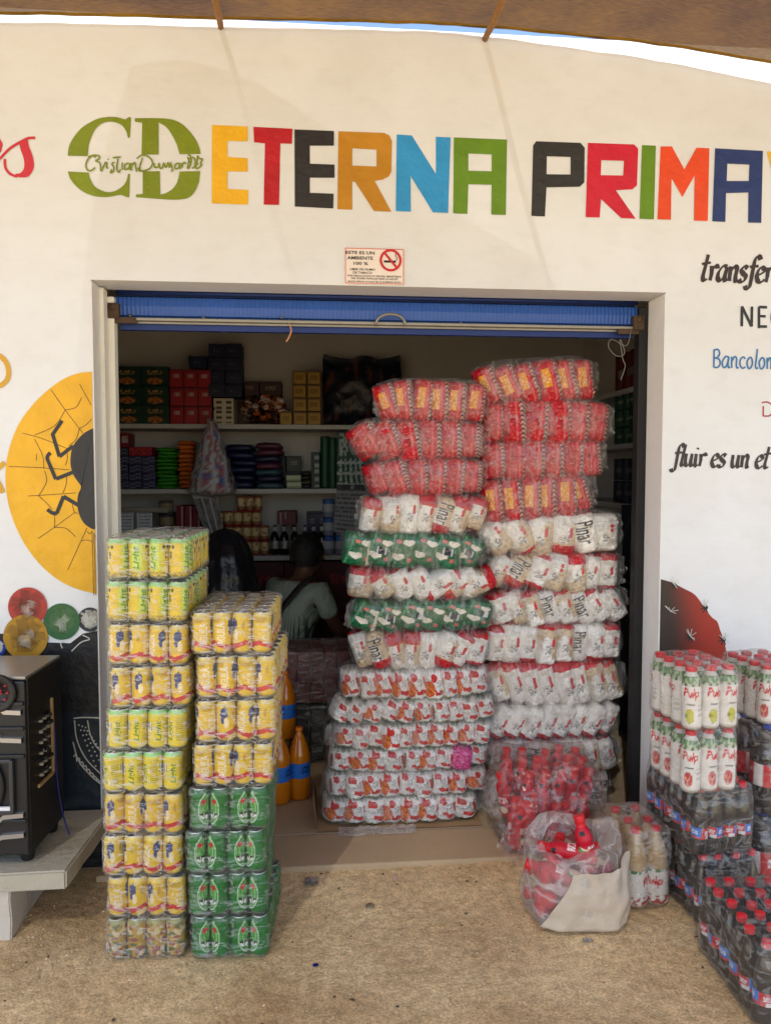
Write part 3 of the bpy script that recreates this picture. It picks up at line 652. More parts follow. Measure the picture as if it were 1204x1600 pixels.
# ------------------------------------------------------------------ shade cloth and its poles
def cloth_mat(name, hole, tintk=1.0):
    m = bpy.data.materials.new(name); m.use_nodes = True; n = m.node_tree.nodes; n.clear(); l = m.node_tree.links
    o = n.new('ShaderNodeOutputMaterial'); tc = n.new('ShaderNodeTexCoord')
    no = n.new('ShaderNodeTexNoise'); no.inputs['Scale'].default_value = 5; no.inputs['Detail'].default_value = 8; l.new(tc.outputs['Object'], no.inputs['Vector'])
    mp = n.new('ShaderNodeMapping'); mp.inputs['Scale'].default_value = (26, 190, 1); l.new(tc.outputs['Object'], mp.inputs[0])
    n2 = n.new('ShaderNodeTexNoise'); n2.inputs['Scale'].default_value = 1; n2.inputs['Detail'].default_value = 2; l.new(mp.outputs[0], n2.inputs['Vector'])
    ad = n.new('ShaderNodeMath'); ad.operation = 'ADD'; l.new(no.outputs['Fac'], ad.inputs[0]); l.new(n2.outputs['Fac'], ad.inputs[1])
    r = n.new('ShaderNodeValToRGB'); e = r.color_ramp.elements; e[0].position = .36; e[0].color = (*lin(100, 70, 14), 1); e[1].position = .68; e[1].color = (*lin(144, 106, 30), 1)
    mh = n.new('ShaderNodeMath'); mh.operation = 'MULTIPLY'; mh.inputs[1].default_value = .5; l.new(ad.outputs[0], mh.inputs[0]); l.new(mh.outputs[0], r.inputs[0])
    d = n.new('ShaderNodeBsdfDiffuse'); t = n.new('ShaderNodeBsdfTranslucent'); tr = n.new('ShaderNodeBsdfTransparent')
    tr.inputs[0].default_value = (1, .985, .94, 1)
    l.new(r.outputs[0], d.inputs[0]); l.new(r.outputs[0], t.inputs[0])
    bu = n.new('ShaderNodeBump'); bu.inputs['Strength'].default_value = .25; bu.inputs['Distance'].default_value = .006; l.new(ad.outputs[0], bu.inputs['Height'])
    l.new(bu.outputs[0], d.inputs['Normal'])
    x1 = n.new('ShaderNodeMixShader'); x1.inputs[0].default_value = .11; l.new(d.outputs[0], x1.inputs[1]); l.new(t.outputs[0], x1.inputs[2])
    x2 = n.new('ShaderNodeMixShader'); x2.inputs[0].default_value = hole; l.new(x1.outputs[0], x2.inputs[1]); l.new(tr.outputs[0], x2.inputs[2])
    l.new(x2.outputs[0], o.inputs[0]); return m
SACK = cloth_mat('sacking', .062)
EDGE = [(-900, 32), (0, 23), (170, 26), (330, 31), (470, 33), (600, 36), (700, 40), (790, 46), (900, 57), (1000, 67), (1100, 82), (1204, 100), (1400, 132), (2100, 200)]
EX = []
for px, py in EDGE:
    yy = -.014-max(0, (px-700))*.00005; p = at(px, py, max(yy, -.10)); EX.append((p.x, p.y, p.z))
def edge_at(x):
    for a, b in zip(EX, EX[1:]):
        if a[0] <= x <= b[0]:
            k = (x-a[0])/(b[0]-a[0]); return a[1]+(b[1]-a[1])*k, a[2]+(b[2]-a[2])*k
    return (EX[0][1], EX[0][2]) if x < EX[0][0] else (EX[-1][1], EX[-1][2])
def cloth_pt(u, v):
    x = -3.0+6.6*u; ye, ze = edge_at(x); L = 5.2; y = ye-L*v**1.5
    k = min(1, v**1.5*L/.9)
    z = ze*(1-k)+(3.26)*k + .035*math.sin(x*1.9+.5)*min(1, v*4) - .05*math.sin(math.pi*v)+.03*nz(x*3, y*3, 2)*min(1, v*8)+.012*nz(x*8, y*5, 2)*min(1, v*20)
    if v < .02: z += .006*nz(x*9, 1, 1)
    return (x, y, z)
aw = thing('shade_awning', 'brown sackcloth shade awning stretched over the shop front', 'awning', (0, 0, 0))
mb = MB(); mb.grid(cloth_pt, 120, 50); mb.build('cloth', SACK, aw)
hm = MB(); hm.tube([Vector(cloth_pt(i/120, 0))+Vector((0, -.006, .004)) for i in range(121)], .004, 6); hm.build('hem', solid('hem_cloth', lin(74, 56, 36), .9, .3, 30), aw)
# added unseen layer, shaped to cast the darker patch of shade on the wall
SH = [(205, 100), (250, 95), (305, 101), (380, 120), (440, 152), (500, 195), (620, 268), (740, 350), (870, 445), (905, 700), (870, 1100), (620, 1150), (200, 1100), (120, 800), (132, 420), (160, 260), (185, 165)]
zz = 3.36; pts = []
for px, py in SH:
    p = at(px, py); t = (zz-p.z)/SUN.z; q = p+SUN*t; pts.append((q.x, q.y))
mb = MB()
cxm = sum(p[0] for p in pts)/len(pts); cym = sum(p[1] for p in pts)/len(pts)
ring = [(p.x, p.y) for p in smooth_pts(pts+[pts[0]], 3)][:-1]; n = len(ring); vs = []; fs = []
for k in range(7):
    for (x, y) in ring: s = k/6; X, Y = cxm+(x-cxm)*s, cym+(y-cym)*s; vs.append((X, Y, zz+.02*nz(X*3, Y*3, 7)))
for k in range(6):
    for i in range(n): fs.append((k*n+i, k*n+(i+1) % n, (k+1)*n+(i+1) % n, (k+1)*n+i))
mb.add(vs, fs, 0, True); mb.build('shadow_cloth', cloth_mat('shadow_sacking', .35), aw)
WOOD = solid('pole_wood', lin(150, 108, 62), .75, .3, 30, .4, 60)
for (px, py, lab) in ((345, 42, 'thin wooden pole under the awning above the green logo'), (757, 61, 'thin wooden pole under the awning above the black letter')):
    p = at(px, py, -.006); mb = MB()
    pts = [p+Vector((.004*math.sin(i*1.3), -i*.11, -.0+.006*math.sin(i*2.1)-.012*min(i, 1))) for i in range(13)]
    mb.tube([p+Vector((0, .0, .0))]+pts[1:], [.011]+[.013]*12, 10)
    tag(mb.build('wooden_pole', WOOD), lab, 'pole', 'poles carrying the awning')
# ------------------------------------------------------------------ drink cans in shrink-wrapped trays
CANM = vcmat('can_print', .34, .5, .15, .04, 30, .05)
LID = solid('can_lid', lin(190, 190, 188), .3, .1, 20, 0, 0, .85)
M_AG, M_EL, M_LM = Mask('AGUILA', 160, 40, 0, .02), Mask('ele', 90, 50, 0, .03), Mask('Light', 140, 48, .2, .02)
YEL, YELD, LIME = lin(224, 190, 34), lin(192, 156, 22), lin(206, 208, 34)
def p_aguila(u, v):
    c = YEL if nz(u*3, v*2, 5) > -.2 else YELD
    x = (u*2) % 1                                    # the design shows twice round the can
    if v > .94: return lin(222, 196, 90)
    if v < .03: return lin(190, 170, 110)
    a, b = boxuv(v, x, .2, .78, .10, .36)
    if 0 < a < 1 and M_AG(a, 1-b): return lin(240, 232, 214)
    if (x-.62)**2/.020+(v-.74)**2/.022+.45*nz(x*14, v*12, 1) < 1: return lin(34, 56, 122)
    if (x-.56)**2/.004+(v-.55)**2/.012 < 1: return lin(42, 66, 130)
    if (x-.68)**2/.006+(v-.47)**2/.02 < 1: return lin(238, 224, 190)
    if abs(v-.12-.28*abs(x-.5)) < .065: return lin(196, 30, 40)
    if v < .06: return lin(150, 120, 60)
    return c
def p_light(u, v):
    x = (u*2) % 1
    if v > .95: return lin(150, 214, 130)
    if v < .03: return lin(160, 160, 120)
    a, b = boxuv(v, x, .22, .84, .08, .34)
    if 0 < a < 1 and M_LM(a, 1-b): return lin(70, 150, 44)
    if .05 < x < .38 and .3 < v < .9: return lin(206, 222, 108)
    if (x-.56)**2/.0022+(v-.82)**2/.0030 < 1 or (x-.72)**2/.0022+(v-.82)**2/.0030 < 1: return lin(60, 66, 50)
    if .6 < x < .66 and .5 < v < .68: return lin(80, 60, 40)
    if v < .15: return lin(150, 120, 40) if nz(x*22, v*22) > .0 else lin(222, 200, 60)
    return LIME if x < .55 else lin(226, 196, 36)
def p_lightback(u, v):
    x = (u*2) % 1
    if v > .95: return lin(150, 214, 130)
    if v < .03: return lin(160, 160, 120)
    if .30 < x < .56 and .42 < v < .70: return lin(232, 230, 214) if int(x*95) % 2 or v < .46 else lin(50, 50, 50)
    a, b = boxuv(v, x, .2, .75, .68, .92)
    if 0 < a < 1 and M_LM(a, 1-b): return lin(52, 128, 30)
    if x < .25 and .2 < v < .85 and int(v*34) % 2: return lin(176, 160, 40)
    return lin(226, 206, 34)
def p_green(side):
    def f(u, v):
        x = (u-.5)*2*math.pi*.033 * side       # metres from the can's front line, towards its neighbour
        g_ = lin(16, 116, 48) if nz(u*3, v*2, 2) > -.15 else lin(10, 98, 40)
        k = ((x-.034)/.036)**2+((v-.5)/.43)**2
        if v > .95: return lin(20, 90, 44)
        if k < 1 and x < .036:
            if k > .84: return lin(206, 226, 196)
            if k > .74: return lin(24, 120, 54)
            if .22 < v < .40:
                a, b = boxuv(x, v, .004, .033, .23, .40)
                return lin(240, 240, 232) if M_EL(a if side > 0 else 1-a, b) else lin(14, 34, 22)
            if abs(x-.017)/.009+abs(v-.70)/.10 < 1 or (abs(v-.72) < .028 and abs(x-.017) < .012): return lin(204, 30, 34)
            return lin(70, 150, 70) if nz(x*160, v*8, side) > -.1 else lin(136, 190, 110)
        return g_
    return f
def p_dusty(u, v):
    k = nz(u*9, v*5, 1); k2 = nz(u*6, v*7, 9)
    if v > .9: return lin(150, 150, 90)
    if k > .25: return lin(214, 200, 160)
    if k2 > .2: return lin(150, 92, 84)
    if k2 < -.25: return lin(96, 112, 70)
    return lin(186, 154, 70)
CH = .124; CR = .0322
def can_mesh(name, paint):
    z = [0, .004, .011]+[.011+(.103-.011)*i/44 for i in range(1, 45)]+[.111, .118, .121, .121, .1185]
    r = [.025, .0275, .0322]+[.0322]*44+[.0296, .0262, .0264, .0250, .0245]
    mis = [0]*(len(z)-1); mis[-1] = mis[-2] = mis[-3] = 1; mis[0] = 1
    mb = MB(); mb.lathe(list(zip(r, z)), 80, 0, lambda u, zz: paint(u, min(1, max(0, (zz-.004)/.112))), mis=mis)
    return mb.mesh(name, [CANM, LID])
CAN = {'aguila': [can_mesh('can', p_aguila)], 'light': [can_mesh('can', p_light)], 'lightback': [can_mesh('can', p_lightback)],
       'green': [can_mesh('can', p_green(1)), can_mesh('can', p_green(-1))], 'dusty': [can_mesh('can', p_dusty)]}
def wrap_mesh(name, W, D, H, mat, seed, rc=.03, puff=.0025, taper=0., top_r=.012, ear=0., nu=88, nv=30):
    """closed film skin round a block: rounded plan, wavy surface"""
    mb = MB(); pts = []
    a, b = W/2, D/2
    def plan(t, ins):
        aa, bb, r = a-ins, b-ins, max(.004, rc-ins)
        segs = [((aa-r, -bb+r), -90), ((aa-r, bb-r), 0), ((-aa+r, bb-r), 90), ((-aa+r, -bb+r), 180)]
        per = []; 
        for (cx, cy), st in segs:
            for k in range(6): an = R(st+90*k/5); per.append((cx+r*math.cos(an), cy+r*math.sin(an)))
        per.append(per[0]); L = [0]
        for p, q in zip(per, per[1:]): L.append(L[-1]+math.hypot(q[0]-p[0], q[1]-p[1]))
        s = t*L[-1]
        for i in range(len(per)-1):
            if s <= L[i+1]+1e-9:
                k = (s-L[i])/max(1e-9, L[i+1]-L[i]); return per[i][0]+(per[i+1][0]-per[i][0])*k, per[i][1]+(per[i+1][1]-per[i][1])*k
        return per[-1][:2]
    rows = [(.004, a*.9), (.0, .02)]+[]
    prof = [(0, min(a, b)*.96), (0, .02), (.003, .004)]+[(top_r+(H-2*top_r)*i/nv, 0) for i in range(nv+1)]+[(H-.003, .004), (H, .02), (H, min(a, b)*.96)]
    vs = []
    for z, ins in prof:
        for i in range(nu):
            x, y = plan(i/nu, ins+taper*max(0, z/H-.72)**1.2*a)
            k = puff*(2*nz(x*14+seed, y*14, z*22)+1.1*nz(x*40, y*40+seed, z*60))
            L = math.hypot(x, y) or 1; zz = z+(k*1.2 if ins > .01 else 0)
            vs.append((x+x/L*k, y+y/L*k, zz))
    fs = [(j*nu+i, j*nu+(i+1) % nu, (j+1)*nu+(i+1) % nu, (j+1)*nu+i) for j in range(len(prof)-1) for i in range(nu)]
    mb.add(vs, fs, 0, True); return mb.mesh(name, mat)
FCAN = film('can_wrap', (.99, .99, .97), .03, .50, .26, 12, (1, 1, 3.6))
FGRN = film('green_can_wrap', (.93, .99, .95), .02, .26, .24, 11, (1, 1, 2.6))
FDIRT = film('dusty_wrap', (.98, .96, .92), .04, .40, .24, 12, (1, 1, 3))
WRAP = {k: [wrap_mesh('wrap', .268, .40, .131, m, s+j*3.3) for j in range(3)] for k, m, s in (('clear', FCAN, 1), ('green', FGRN, 5), ('dusty', FDIRT, 9))}
def can_pack(label, kind, loc, rz, wrap='clear', group=None, seed=0):
    rr = random.Random(seed); t = thing('can_pack', label, 'can pack', loc, (rr.uniform(-.008, .008), rr.uniform(-.016, .016), rz+rr.uniform(-.025, .025)), group); t.scale = (.915, .915, 1)
    for j in range(6):
        for i in range(4):
            ms = CAN[kind]; me = ms[i % 2] if kind == 'green' else ms[0]
            rot = (-R(90)+math.pi) if kind == 'green' else rr.choice([-1.2, -.5, .2, .9, 1.6, 2.6])+rr.uniform(-.25, .25)
            if kind == 'lightback': rot = rr.uniform(-.5, .5)-1.1
            if kind == 'light': rot = rr.choice([-2.4, -1.2, .4])+rr.uniform(-.2, .2)
            inst('can', me, t, ((i-1.5)*.0652+rr.uniform(-.0006, .0006), -.195+.0333+j*.0655, .003), (rr.uniform(-.012, .012), rr.uniform(-.012, .012), rot))
    inst('wrap', WRAP[wrap][rr.randrange(3)], t, (0, 0, 0))
    return t
def stack_cans(rows, yfront, group, rzs, dz_=.1305):
    """rows: bottom to top (x centre px, y bottom px, kind, wrap, label)"""
    z = 0.004
    for i, (x0, x1, yb, kind, wrap, label) in enumerate(rows):
        p0, p1 = at(x0, yb, yfront), at(x1, yb, yfront); pm_ = (p0+p1)/2
        rz = R(rzs[i % len(rzs)]); cx = pm_.x - math.sin(rz)*.183; cy = yfront+.183
        can_pack(label, kind, (cx, cy, z), rz, wrap, group, i+int(x0)).scale.z = dz_/.1305
        z += dz_
YF = gnd(225, 1503).y
G1 = 'packs of cans in the taller left stack'; G2 = 'packs of cans in the shorter right stack'
stack_cans([(163, 288, 1503, 'dusty', 'dusty', 'dusty faded pack of cans on the ground at the foot of the tall stack'),
 (162, 291, 1448, 'aguila', 'dusty', 'yellow can pack just above the dusty bottom pack of the tall stack'),
 (157, 285, 1378, 'aguila', 'clear', 'yellow can pack third from the ground in the tall stack'),
 (158, 286, 1312, 'aguila', 'dusty', 'yellow can pack in milky film, below the two lime packs with barcodes'),
 (157, 286, 1250, 'lightback', 'clear', 'lower of two lime yellow can packs showing barcodes, middle of the tall stack'),
 (160, 290, 1182, 'lightback', 'clear', 'upper of two lime yellow can packs showing barcodes, middle of the tall stack'),
 (166, 297, 1113, 'aguila', 'clear', 'yellow can pack resting on the barcode packs in the tall stack'),
 (163, 293, 1045, 'aguila', 'clear', 'yellow can pack right under the two green-topped packs of the tall stack'),
 (162, 290, 975, 'light', 'clear', 'yellow can pack with green tops, second from the top of the tall stack'),
 (162, 290, 910, 'light', 'clear', 'yellow can pack with green tops, topmost of the tall stack')], YF, G1, [-2.5, -3.5, -3, -4, -2, -3])
YF2 = gnd(360, 1505).y+.01
stack_cans([(300, 420, 1505, 'green', 'green', 'green can pack on the ground at the foot of the right stack'),
 (290, 416, 1430, 'green', 'green', 'green can pack second from the ground in the right stack'),
 (287, 414, 1357, 'green', 'green', 'green can pack with a red star, third from the ground in the right stack'),
 (292, 419, 1290, 'green', 'green', 'topmost green can pack of the right stack, under the yellow packs'),
 (298, 426, 1218, 'aguila', 'clear', 'yellow can pack resting on the green packs of the right stack'),
 (302, 431, 1150, 'aguila', 'clear', 'yellow can pack second above the green packs of the right stack'),
 (305, 433, 1083, 'aguila', 'clear', 'yellow can pack just under the top pack of the right stack'),
 (295, 425, 1020, 'aguila', 'clear', 'yellow can pack on top of the shorter right stack')], YF2, G2, [-2.5, -1.5, -3, -2.5], .1352)

# ------------------------------------------------------------------ bales of packets in clear bags
PKM = vcmat('packet_print', .38, .45, 0, .5, 26, .07)
M_PI = Mask('Pinar', 150, 56, 0, .008)
def packet_mesh(name, a, b, c, paint, nu=34, nv=68, seed=0, wr=.13, e=2.9):
    """soft pillow: front and back sheets meeting at the edges; paint(s,t)"""
    mb = MB()
    def P(s, t, sg):
        th = max(0, (1-abs(s)**e))**(1/2.)*max(0, (1-abs(t)**(e*2.2)))**(1/2.2)
        x = a*s*(1-.10*abs(t)**6); z = c*t*(1-.05*abs(s)**4)
        k = 1+wr*(nz(s*2.5+seed, t*3, 1)+.7*nz(s*6, t*9+seed, 2)+.5*nz(s*5+seed, t*22, 4))
        return (x*(1+.03*nz(t*4, seed, 3)), -sg*b*th*k, z)
    for sg in (1, -1):
        k0 = len(mb.f)
        mb.grid(lambda u, v: P(math.sin((u-.5)*math.pi), math.sin((v-.5)*math.pi)*.5+(v-.5), sg), nu, nv, 0,
                (lambda u, v: paint(math.sin((u-.5)*math.pi), math.sin((v-.5)*math.pi)*.5+(v-.5))))
        if sg < 0: mb.f[k0:] = [f[::-1] for f in mb.f[k0:]]
    return mb.mesh(name, PKM)
WH, TAN, RD, RDD, BK = lin(240, 237, 231), lin(212, 192, 164), lin(200, 18, 36), lin(166, 12, 28), lin(40, 40, 44)
def p_rice(top, bot, win, big=0, sd=0):
    def f(s, t):
        w = .05*nz(s*3, t*2, sd)
        if t > 1-top+w: return RD if nz(s*4, t*4, sd) > -.25 else RDD
        if t < -1+bot+w: return RD if nz(s*4, t*4, sd+3) > -.25 else RDD
        if big:
            a, b = boxuv(t, s, -.45, .62, -.7, .55)
            if 0 < a < 1 and M_PI(1-a, b): return BK
        else:
            if -.42 < s < .12 and -.40 < t < .02 and nz(s*11, t*13, sd+20) > .02: return lin(120, 118, 120)
            if .18 < s < .40 and -.12+sd*.1 < t < .30+sd*.1 and nz(s*18, t*16, sd) > -.35: return lin(200, 40, 54)
        if sd == 2 and -.75 < s < .75 and .2 < t < .8: return lin(196, 194, 192) if int(t*30) % 2 else WH
        if win and (t*win) < .62+w*3 and (s > .2+w*4 or t*win < -.35+w*6): return TAN if nz(s*5, t*6, sd) > -.25 else lin(190, 166, 132)
        return WH if nz(s*2, t*3, sd+7) > -.3 else lin(218, 210, 200)
    return f
def p_red(yl, sd=0):
    def f(s, t):
        if .40 < s < .94:
            k = (t*5.2+abs((s-.55)*2.6)) % 1
            return lin(70, 42, 44) if k < .45 else lin(196, 150, 144)
        if yl and -.66 < s < .0 and -.35+.1*sd < t < .55: 
            return lin(226, 150, 30) if nz(s*8, t*9, sd) > -.2 else lin(236, 196, 120)
        if .0 < s < .22: return lin(208, 92, 92) if nz(s*3, t*5, sd) > -.1 else lin(196, 56, 64)
        if nz(s*6, t*10, sd+2) > .46: return lin(220, 110, 108)
        return lin(186, 20, 38) if nz(s*3, t*3, sd) > -.2 else lin(158, 16, 32)
    return f
def p_green2(sd):
    def f(s, t):
        def heart(cx, cy, r):
            x, y = (s-cx)/r*.7, (t-cy)/r*1.5
            return (x*x+y*y-1)**3-x*x*y**3 < 0
        if sd == 0 and abs(s-.3) < .28 and abs(t-.1) < .2: return lin(225, 228, 230) if (int(s*26) % 2 or t < -.1) else lin(36, 40, 50)
        if sd == 2 and abs(s) < .34 and abs(t) < .22: return lin(225, 228, 230) if (int(s*26) % 2 or t < -.22) else lin(36, 40, 50)
        if sd == 1 and abs(s-.55) < .14 and t < .5: return lin(220, 214, 200)
        if heart(-.35, -.35, .27) or heart(.3, .42, .24): return lin(240, 232, 218)
        if abs(s+.3) < .15 and abs(t-.52) < .11: return lin(222, 120, 110)
        if abs(s-.35) < .14 and abs(t+.45) < .11: return lin(216, 110, 104)
        if abs(s+.72-t*.2) < .06: return lin(90, 170, 120)
        return lin(24, 112, 70) if nz(s*3, t*3, sd) > -.1 else lin(14, 92, 58)
    return f
def p_flour(sd):
    def f(s, t):
        w = .12*nz(s*3, t*3, sd)
        if t < -.74+w and nz(s*4, t*3, sd) > -.15: return lin(150, 166, 112) if nz(s*9, t*5, sd) > -.1 else lin(196, 200, 176)
        if t > .80+w: return lin(176, 180, 166) if nz(s*6, t*4, sd+4) > .0 else lin(236, 234, 230)
        if sd in (1, 3):                                                     # half fruit
            e_ = ((s+.55)/.42)**2+((t+.18)/.50)**2
            if e_ < 1: return lin(214, 60, 34) if e_ > .72 else (lin(230, 130, 44) if nz(s*7, t*5, sd) > -.15 else lin(206, 84, 36))
        if sd in (2, 4):                                                     # folded brown seam
            if ((s+.72)/.16)**2+((t+.0)/.62)**2 < 1: return lin(142, 96, 84) if abs(s+.72) < .07 else lin(196, 170, 156)
        if -.62+.25*sd*.2 < s < .12 and .30+w < t < .74+w*1.5 and s < .35-(t-.3)*.9+w: return lin(206, 42, 38)
        if -.1 < s < .72 and -.52 < t+.14*s+w < -.26: return lin(210, 52, 44)
        if s > .5 and -.2-w < t < .5 and abs(s-.78+t*.25) < .11: return lin(206, 60, 46)
        if .0 < s < .42 and -.1 < t < .42 and nz(s*13, t*11, 3) > .12: return lin(150, 150, 152)
        return lin(238, 236, 232) if nz(s*3, t*3, sd) > -.28 else lin(214, 212, 208)
    return f
def p_pink(s, t): return lin(226, 30, 140) if nz(s*6, t*6, 3) > -.15 else lin(240, 130, 190)
PA, PB, PC = .036, .10, .078
PK = {'rice': [packet_mesh('packet', PA, PB, PC, p_rice(*a), seed=i*1.7) for i, a in enumerate([(.0, .52, 1, 0, 0), (.6, .0, -1, 0, 1), (.06, .06, 1, 0, 2), (.0, .55, -1, 1, 0), (.55, .1, 1, 0, 1), (.12, .0, 0, 0, 1), (.35, .3, 0, 0, 0)])],
      'redtop': [packet_mesh('packet', PA, PB, PC, p_rice(*a), seed=i*2.1+9) for i, a in enumerate([(.34, .0, 0, 0, 0), (.30, .0, 0, 0, 1), (.26, .05, -1, 0, 1)])],
      'redbottom': [packet_mesh('packet', PA, PB, PC, p_rice(*a), seed=i*2.9+4) for i, a in enumerate([(.0, .34, 0, 0, 0), (.0, .3, 0, 0, 1)])],
      'white': [packet_mesh('packet', PA, PB, PC, p_rice(*a), seed=i*2.3+2) for i, a in enumerate([(.06, .0, 0, 1, 0), (.10, .0, 0, 0, 0), (.05, .0, 1, 0, 1), (.05, .5, 1, 0, 0), (.0, .3, 1, 0, 1), (.0, .0, 0, 0, 2)])],
      'red': [packet_mesh('packet', PA, PB, PC, p_red(0, i), 56, 96, seed=i*1.3+30, wr=.10, e=3.0) for i in range(2)], 'redyellow': [packet_mesh('packet', PA, PB, PC, p_red(1, i), 56, 96, seed=i*1.9+40, wr=.10, e=3.0) for i in range(2)],
      'green': [packet_mesh('packet', PA, PB, PC, p_green2(i), seed=i+50) for i in range(4)],
      'flour': [packet_mesh('packet', PA, PB, PC, p_flour(i), 44, 72, seed=i*1.1+60) for i in range(5)], 'pink': [packet_mesh('packet', PA, PB, PC, p_pink, seed=3)]}
FBALE = film('bale_bag', (.97, .97, .97), .035, .24, .30, 7, (3.0, 1, .8), .16, True)
FBALER = film('red_bale_bag', (.98, .96, .96), .05, .22, .26, 8, (2.6, 1, 1.2), .16, True)
def bag_mesh(seed, mat, ear):
    mb = MB(); nu, nv = 56, 28
    def P(u, v):
        a, b = u*2*math.pi, (v-.5)*math.pi
        sp = lambda t, e: math.copysign(abs(t)**e, t)
        x = .5*sp(math.cos(b), .35)*sp(math.cos(a), .42); y = .5*sp(math.cos(b), .35)*sp(math.sin(a), .5); z = .5*sp(math.sin(b), .55)
        k = .022*(nz(x*5+seed, y*4, z*4)+.7*nz(x*15, y*9+seed, z*9))
        return (x*(1+k), y*(1+k), z*(1+.9*k)+.5)
    mb.grid(P, nu, nv)
    if ear:
        for sg in ((1,) if ear == 1 else (1, -1)):
            mb.grid(lambda u, v: (sg*(.45+.075*u+.025*nz(v*6, seed)), -.20+.10*nz(v*3, u, seed)-.05*u, .5+(v-.5)*(.85-.25*u)+.05*nz(u*5, v*7, seed)), 6, 12)
    return mb.mesh('bag', mat)
BAGS = [bag_mesh(i*2.7, FBALE, (1, 0, 2, 1)[i]) for i in range(4)]; BAGR = [bag_mesh(i*3.1+1, FBALER, (1, 2)[i]) for i in range(2)]
def bale(label, cat, x0, x1, y0, y1, kind, n, lean, YB_, group, tilt=0., rz=0., seed=0, kinds=None, special=None, D=.26, jit=1.0):
    rr = random.Random(seed*7+3)
    pa, pb_ = at(x0, (y0+y1)/2, YB_), at(x1, (y0+y1)/2, YB_); W = pb_.x-pa.x
    zt, zb = at((x0+x1)/2, y0, YB_).z, at((x0+x1)/2, y1, YB_).z; H = zt-zb
    t = thing('packet_bale', label, cat, ((pa.x+pb_.x)/2, YB_+D/2, zb), (0, R(tilt), R(rz)), group)
    for i in range(n):
        k = kind if not kinds else kinds[i % len(kinds)]
        me = rr.choice(PK[k]); 
        if special and i in special: me = PK[special[i]][0]
        la = R((lean[i % len(lean)] if isinstance(lean, (list, tuple)) else lean)+rr.uniform(-4, 4)*jit)
        w = W*.985/n; hz = (H*1.03-w*.75*abs(math.sin(la)))/max(.5, math.cos(la))
        hz = min(hz, H*1.25)
        uu = (i+.5)/n*2-1; bul = 1.06-.20*abs(uu)**3.5+rr.uniform(-.05, .05)
        inst('packet', me, t, (-W*.485+(i+.5)*w*.985+rr.uniform(-.003, .003), -D/2+.085+.035*abs(uu)**3+rr.uniform(-.010, .010), H*.49+rr.uniform(-.004, .003)),
             (R(rr.uniform(-3, 3)), la, R(rr.uniform(-9, 9))), (w/(2*PA)*(1.34 if k[:3] == 'red' and k[3:4] in ('', 'y') else 1.30)*rr.uniform(.94, 1.08), rr.uniform(.72, .90), hz*bul/(2*PC)))
    inst('bag', rr.choice(BAGR if kind.startswith('red') and 'top' not in kind and 'bottom' not in kind else BAGS), t, (0, 0, -.004), (0, 0, 0), (W*1.05, D*1.03, H*1.07+.006))
    return t
YL = gnd(640, 1292, .02).y; YLU = YL+.01
GL_ = 'bales of packets in the left stack'; GR_ = 'bales of packets in the right stack'
L = 'left bale stack'
FL = 'clear flour bale, '
for i, (x0, x1, y0, y1, n, ln, sp, lab) in enumerate([
  (504, 748, 1248, 1291, 8, 4, None, FL+'lowest of the left stack, on the cardboard'), (510, 763, 1209, 1249, 9, 2, None, FL+'second from the cardboard in the left stack'),
  (516, 768, 1172, 1210, 9, 6, {7: 'pink'}, FL+'the one with a bright pink packet'), (521, 773, 1133, 1173, 10, 5, None, FL+'just above the one with the pink packet'),
  (518, 778, 1095, 1134, 10, [28, 26, 24, 22, 20, -10, -10, -8, -12, -10], None, FL+'with slanting packets, second from the top of the flour bales'), (535, 768, 1047, 1096, 9, -6, None, FL+'topmost of the flour bales under the rice')]):
    bale(lab, 'flour bale', x0, x1, y0, y1, 'flour', n, ln, YL+(.0 if i < 5 else .01), GL_, 0, 0, i, None, sp)
RI = 'clear rice bale, '
bale(RI+'below the lower green bale', 'rice bale', 552, 764, 988, 1049, 'rice', 8, [-20, -22, -14, 2, 4, 20, 24, 14], YLU, GL_, 1, 0, 11)
bale('green bale with white hearts, the lower of two in the left stack', 'green bale', 552, 768, 939, 990, 'green', 6, [18, 20, 18, 20, 18, 16], YLU, GL_, 0, 0, 12)
bale(RI+'squeezed between the two green bales', 'rice bale', 548, 767, 887, 941, 'rice', 7, [10, -30, -34, -28, 62, 55, 70], YLU, GL_, 1, 0, 13, jit=1.4)
bale('green bale with white hearts, the upper of two in the left stack', 'green bale', 539, 758, 833, 890, 'green', 6, [4, 6, 3, 16, 14, 22], YLU, GL_, 1.5, 0, 14)
bale(RI+'above the upper green bale and below the red ones', 'rice bale', 566, 765, 773, 836, 'rice', 7, [8, 4, 3, 14, 20, 22, 24], YLU, GL_, 0, 0, 15)
RE = 'red zigzag pasta bale, '
bale(RE+'lowest red one of the left stack', 'pasta bale', 577, 758, 716, 774, 'red', 6, [-16, -14, -4, 4, 6, 3], YLU, GL_, -1, 0, 16)
bale(RE+'sticking out in the middle of the three on the left', 'pasta bale', 553, 760, 655, 718, 'red', 6, [-34, -20, -8, 0, 2, 2], YLU, GL_, 0, 0, 17)
bale(RE+'on the very top of the left stack', 'pasta bale', 593, 760, 593, 658, 'redyellow', 6, [-14, -6, 2, 3, 4, 8], YLU, GL_, 0, 0, 18)
YR = YL+.06
bale(RI+'lowest of the right stack, behind the red bottles', 'rice bale', 762, 955, 1214, 1284, 'white', 6, 3, YR, GR_, 0, 0, 21)
bale(RI+'upright with big black letters, just behind the red bottle bag', 'rice bale', 770, 968, 1159, 1216, 'white', 8, [2, 0, 3, 2, 0, -6, -12, -14], YR, GR_, 0, 0, 22)
bale(RI+'all leaning right with red bottoms', 'rice bale', 771, 972, 1103, 1161, 'redbottom', 8, 26, YR, GR_, 0, 0, 23)
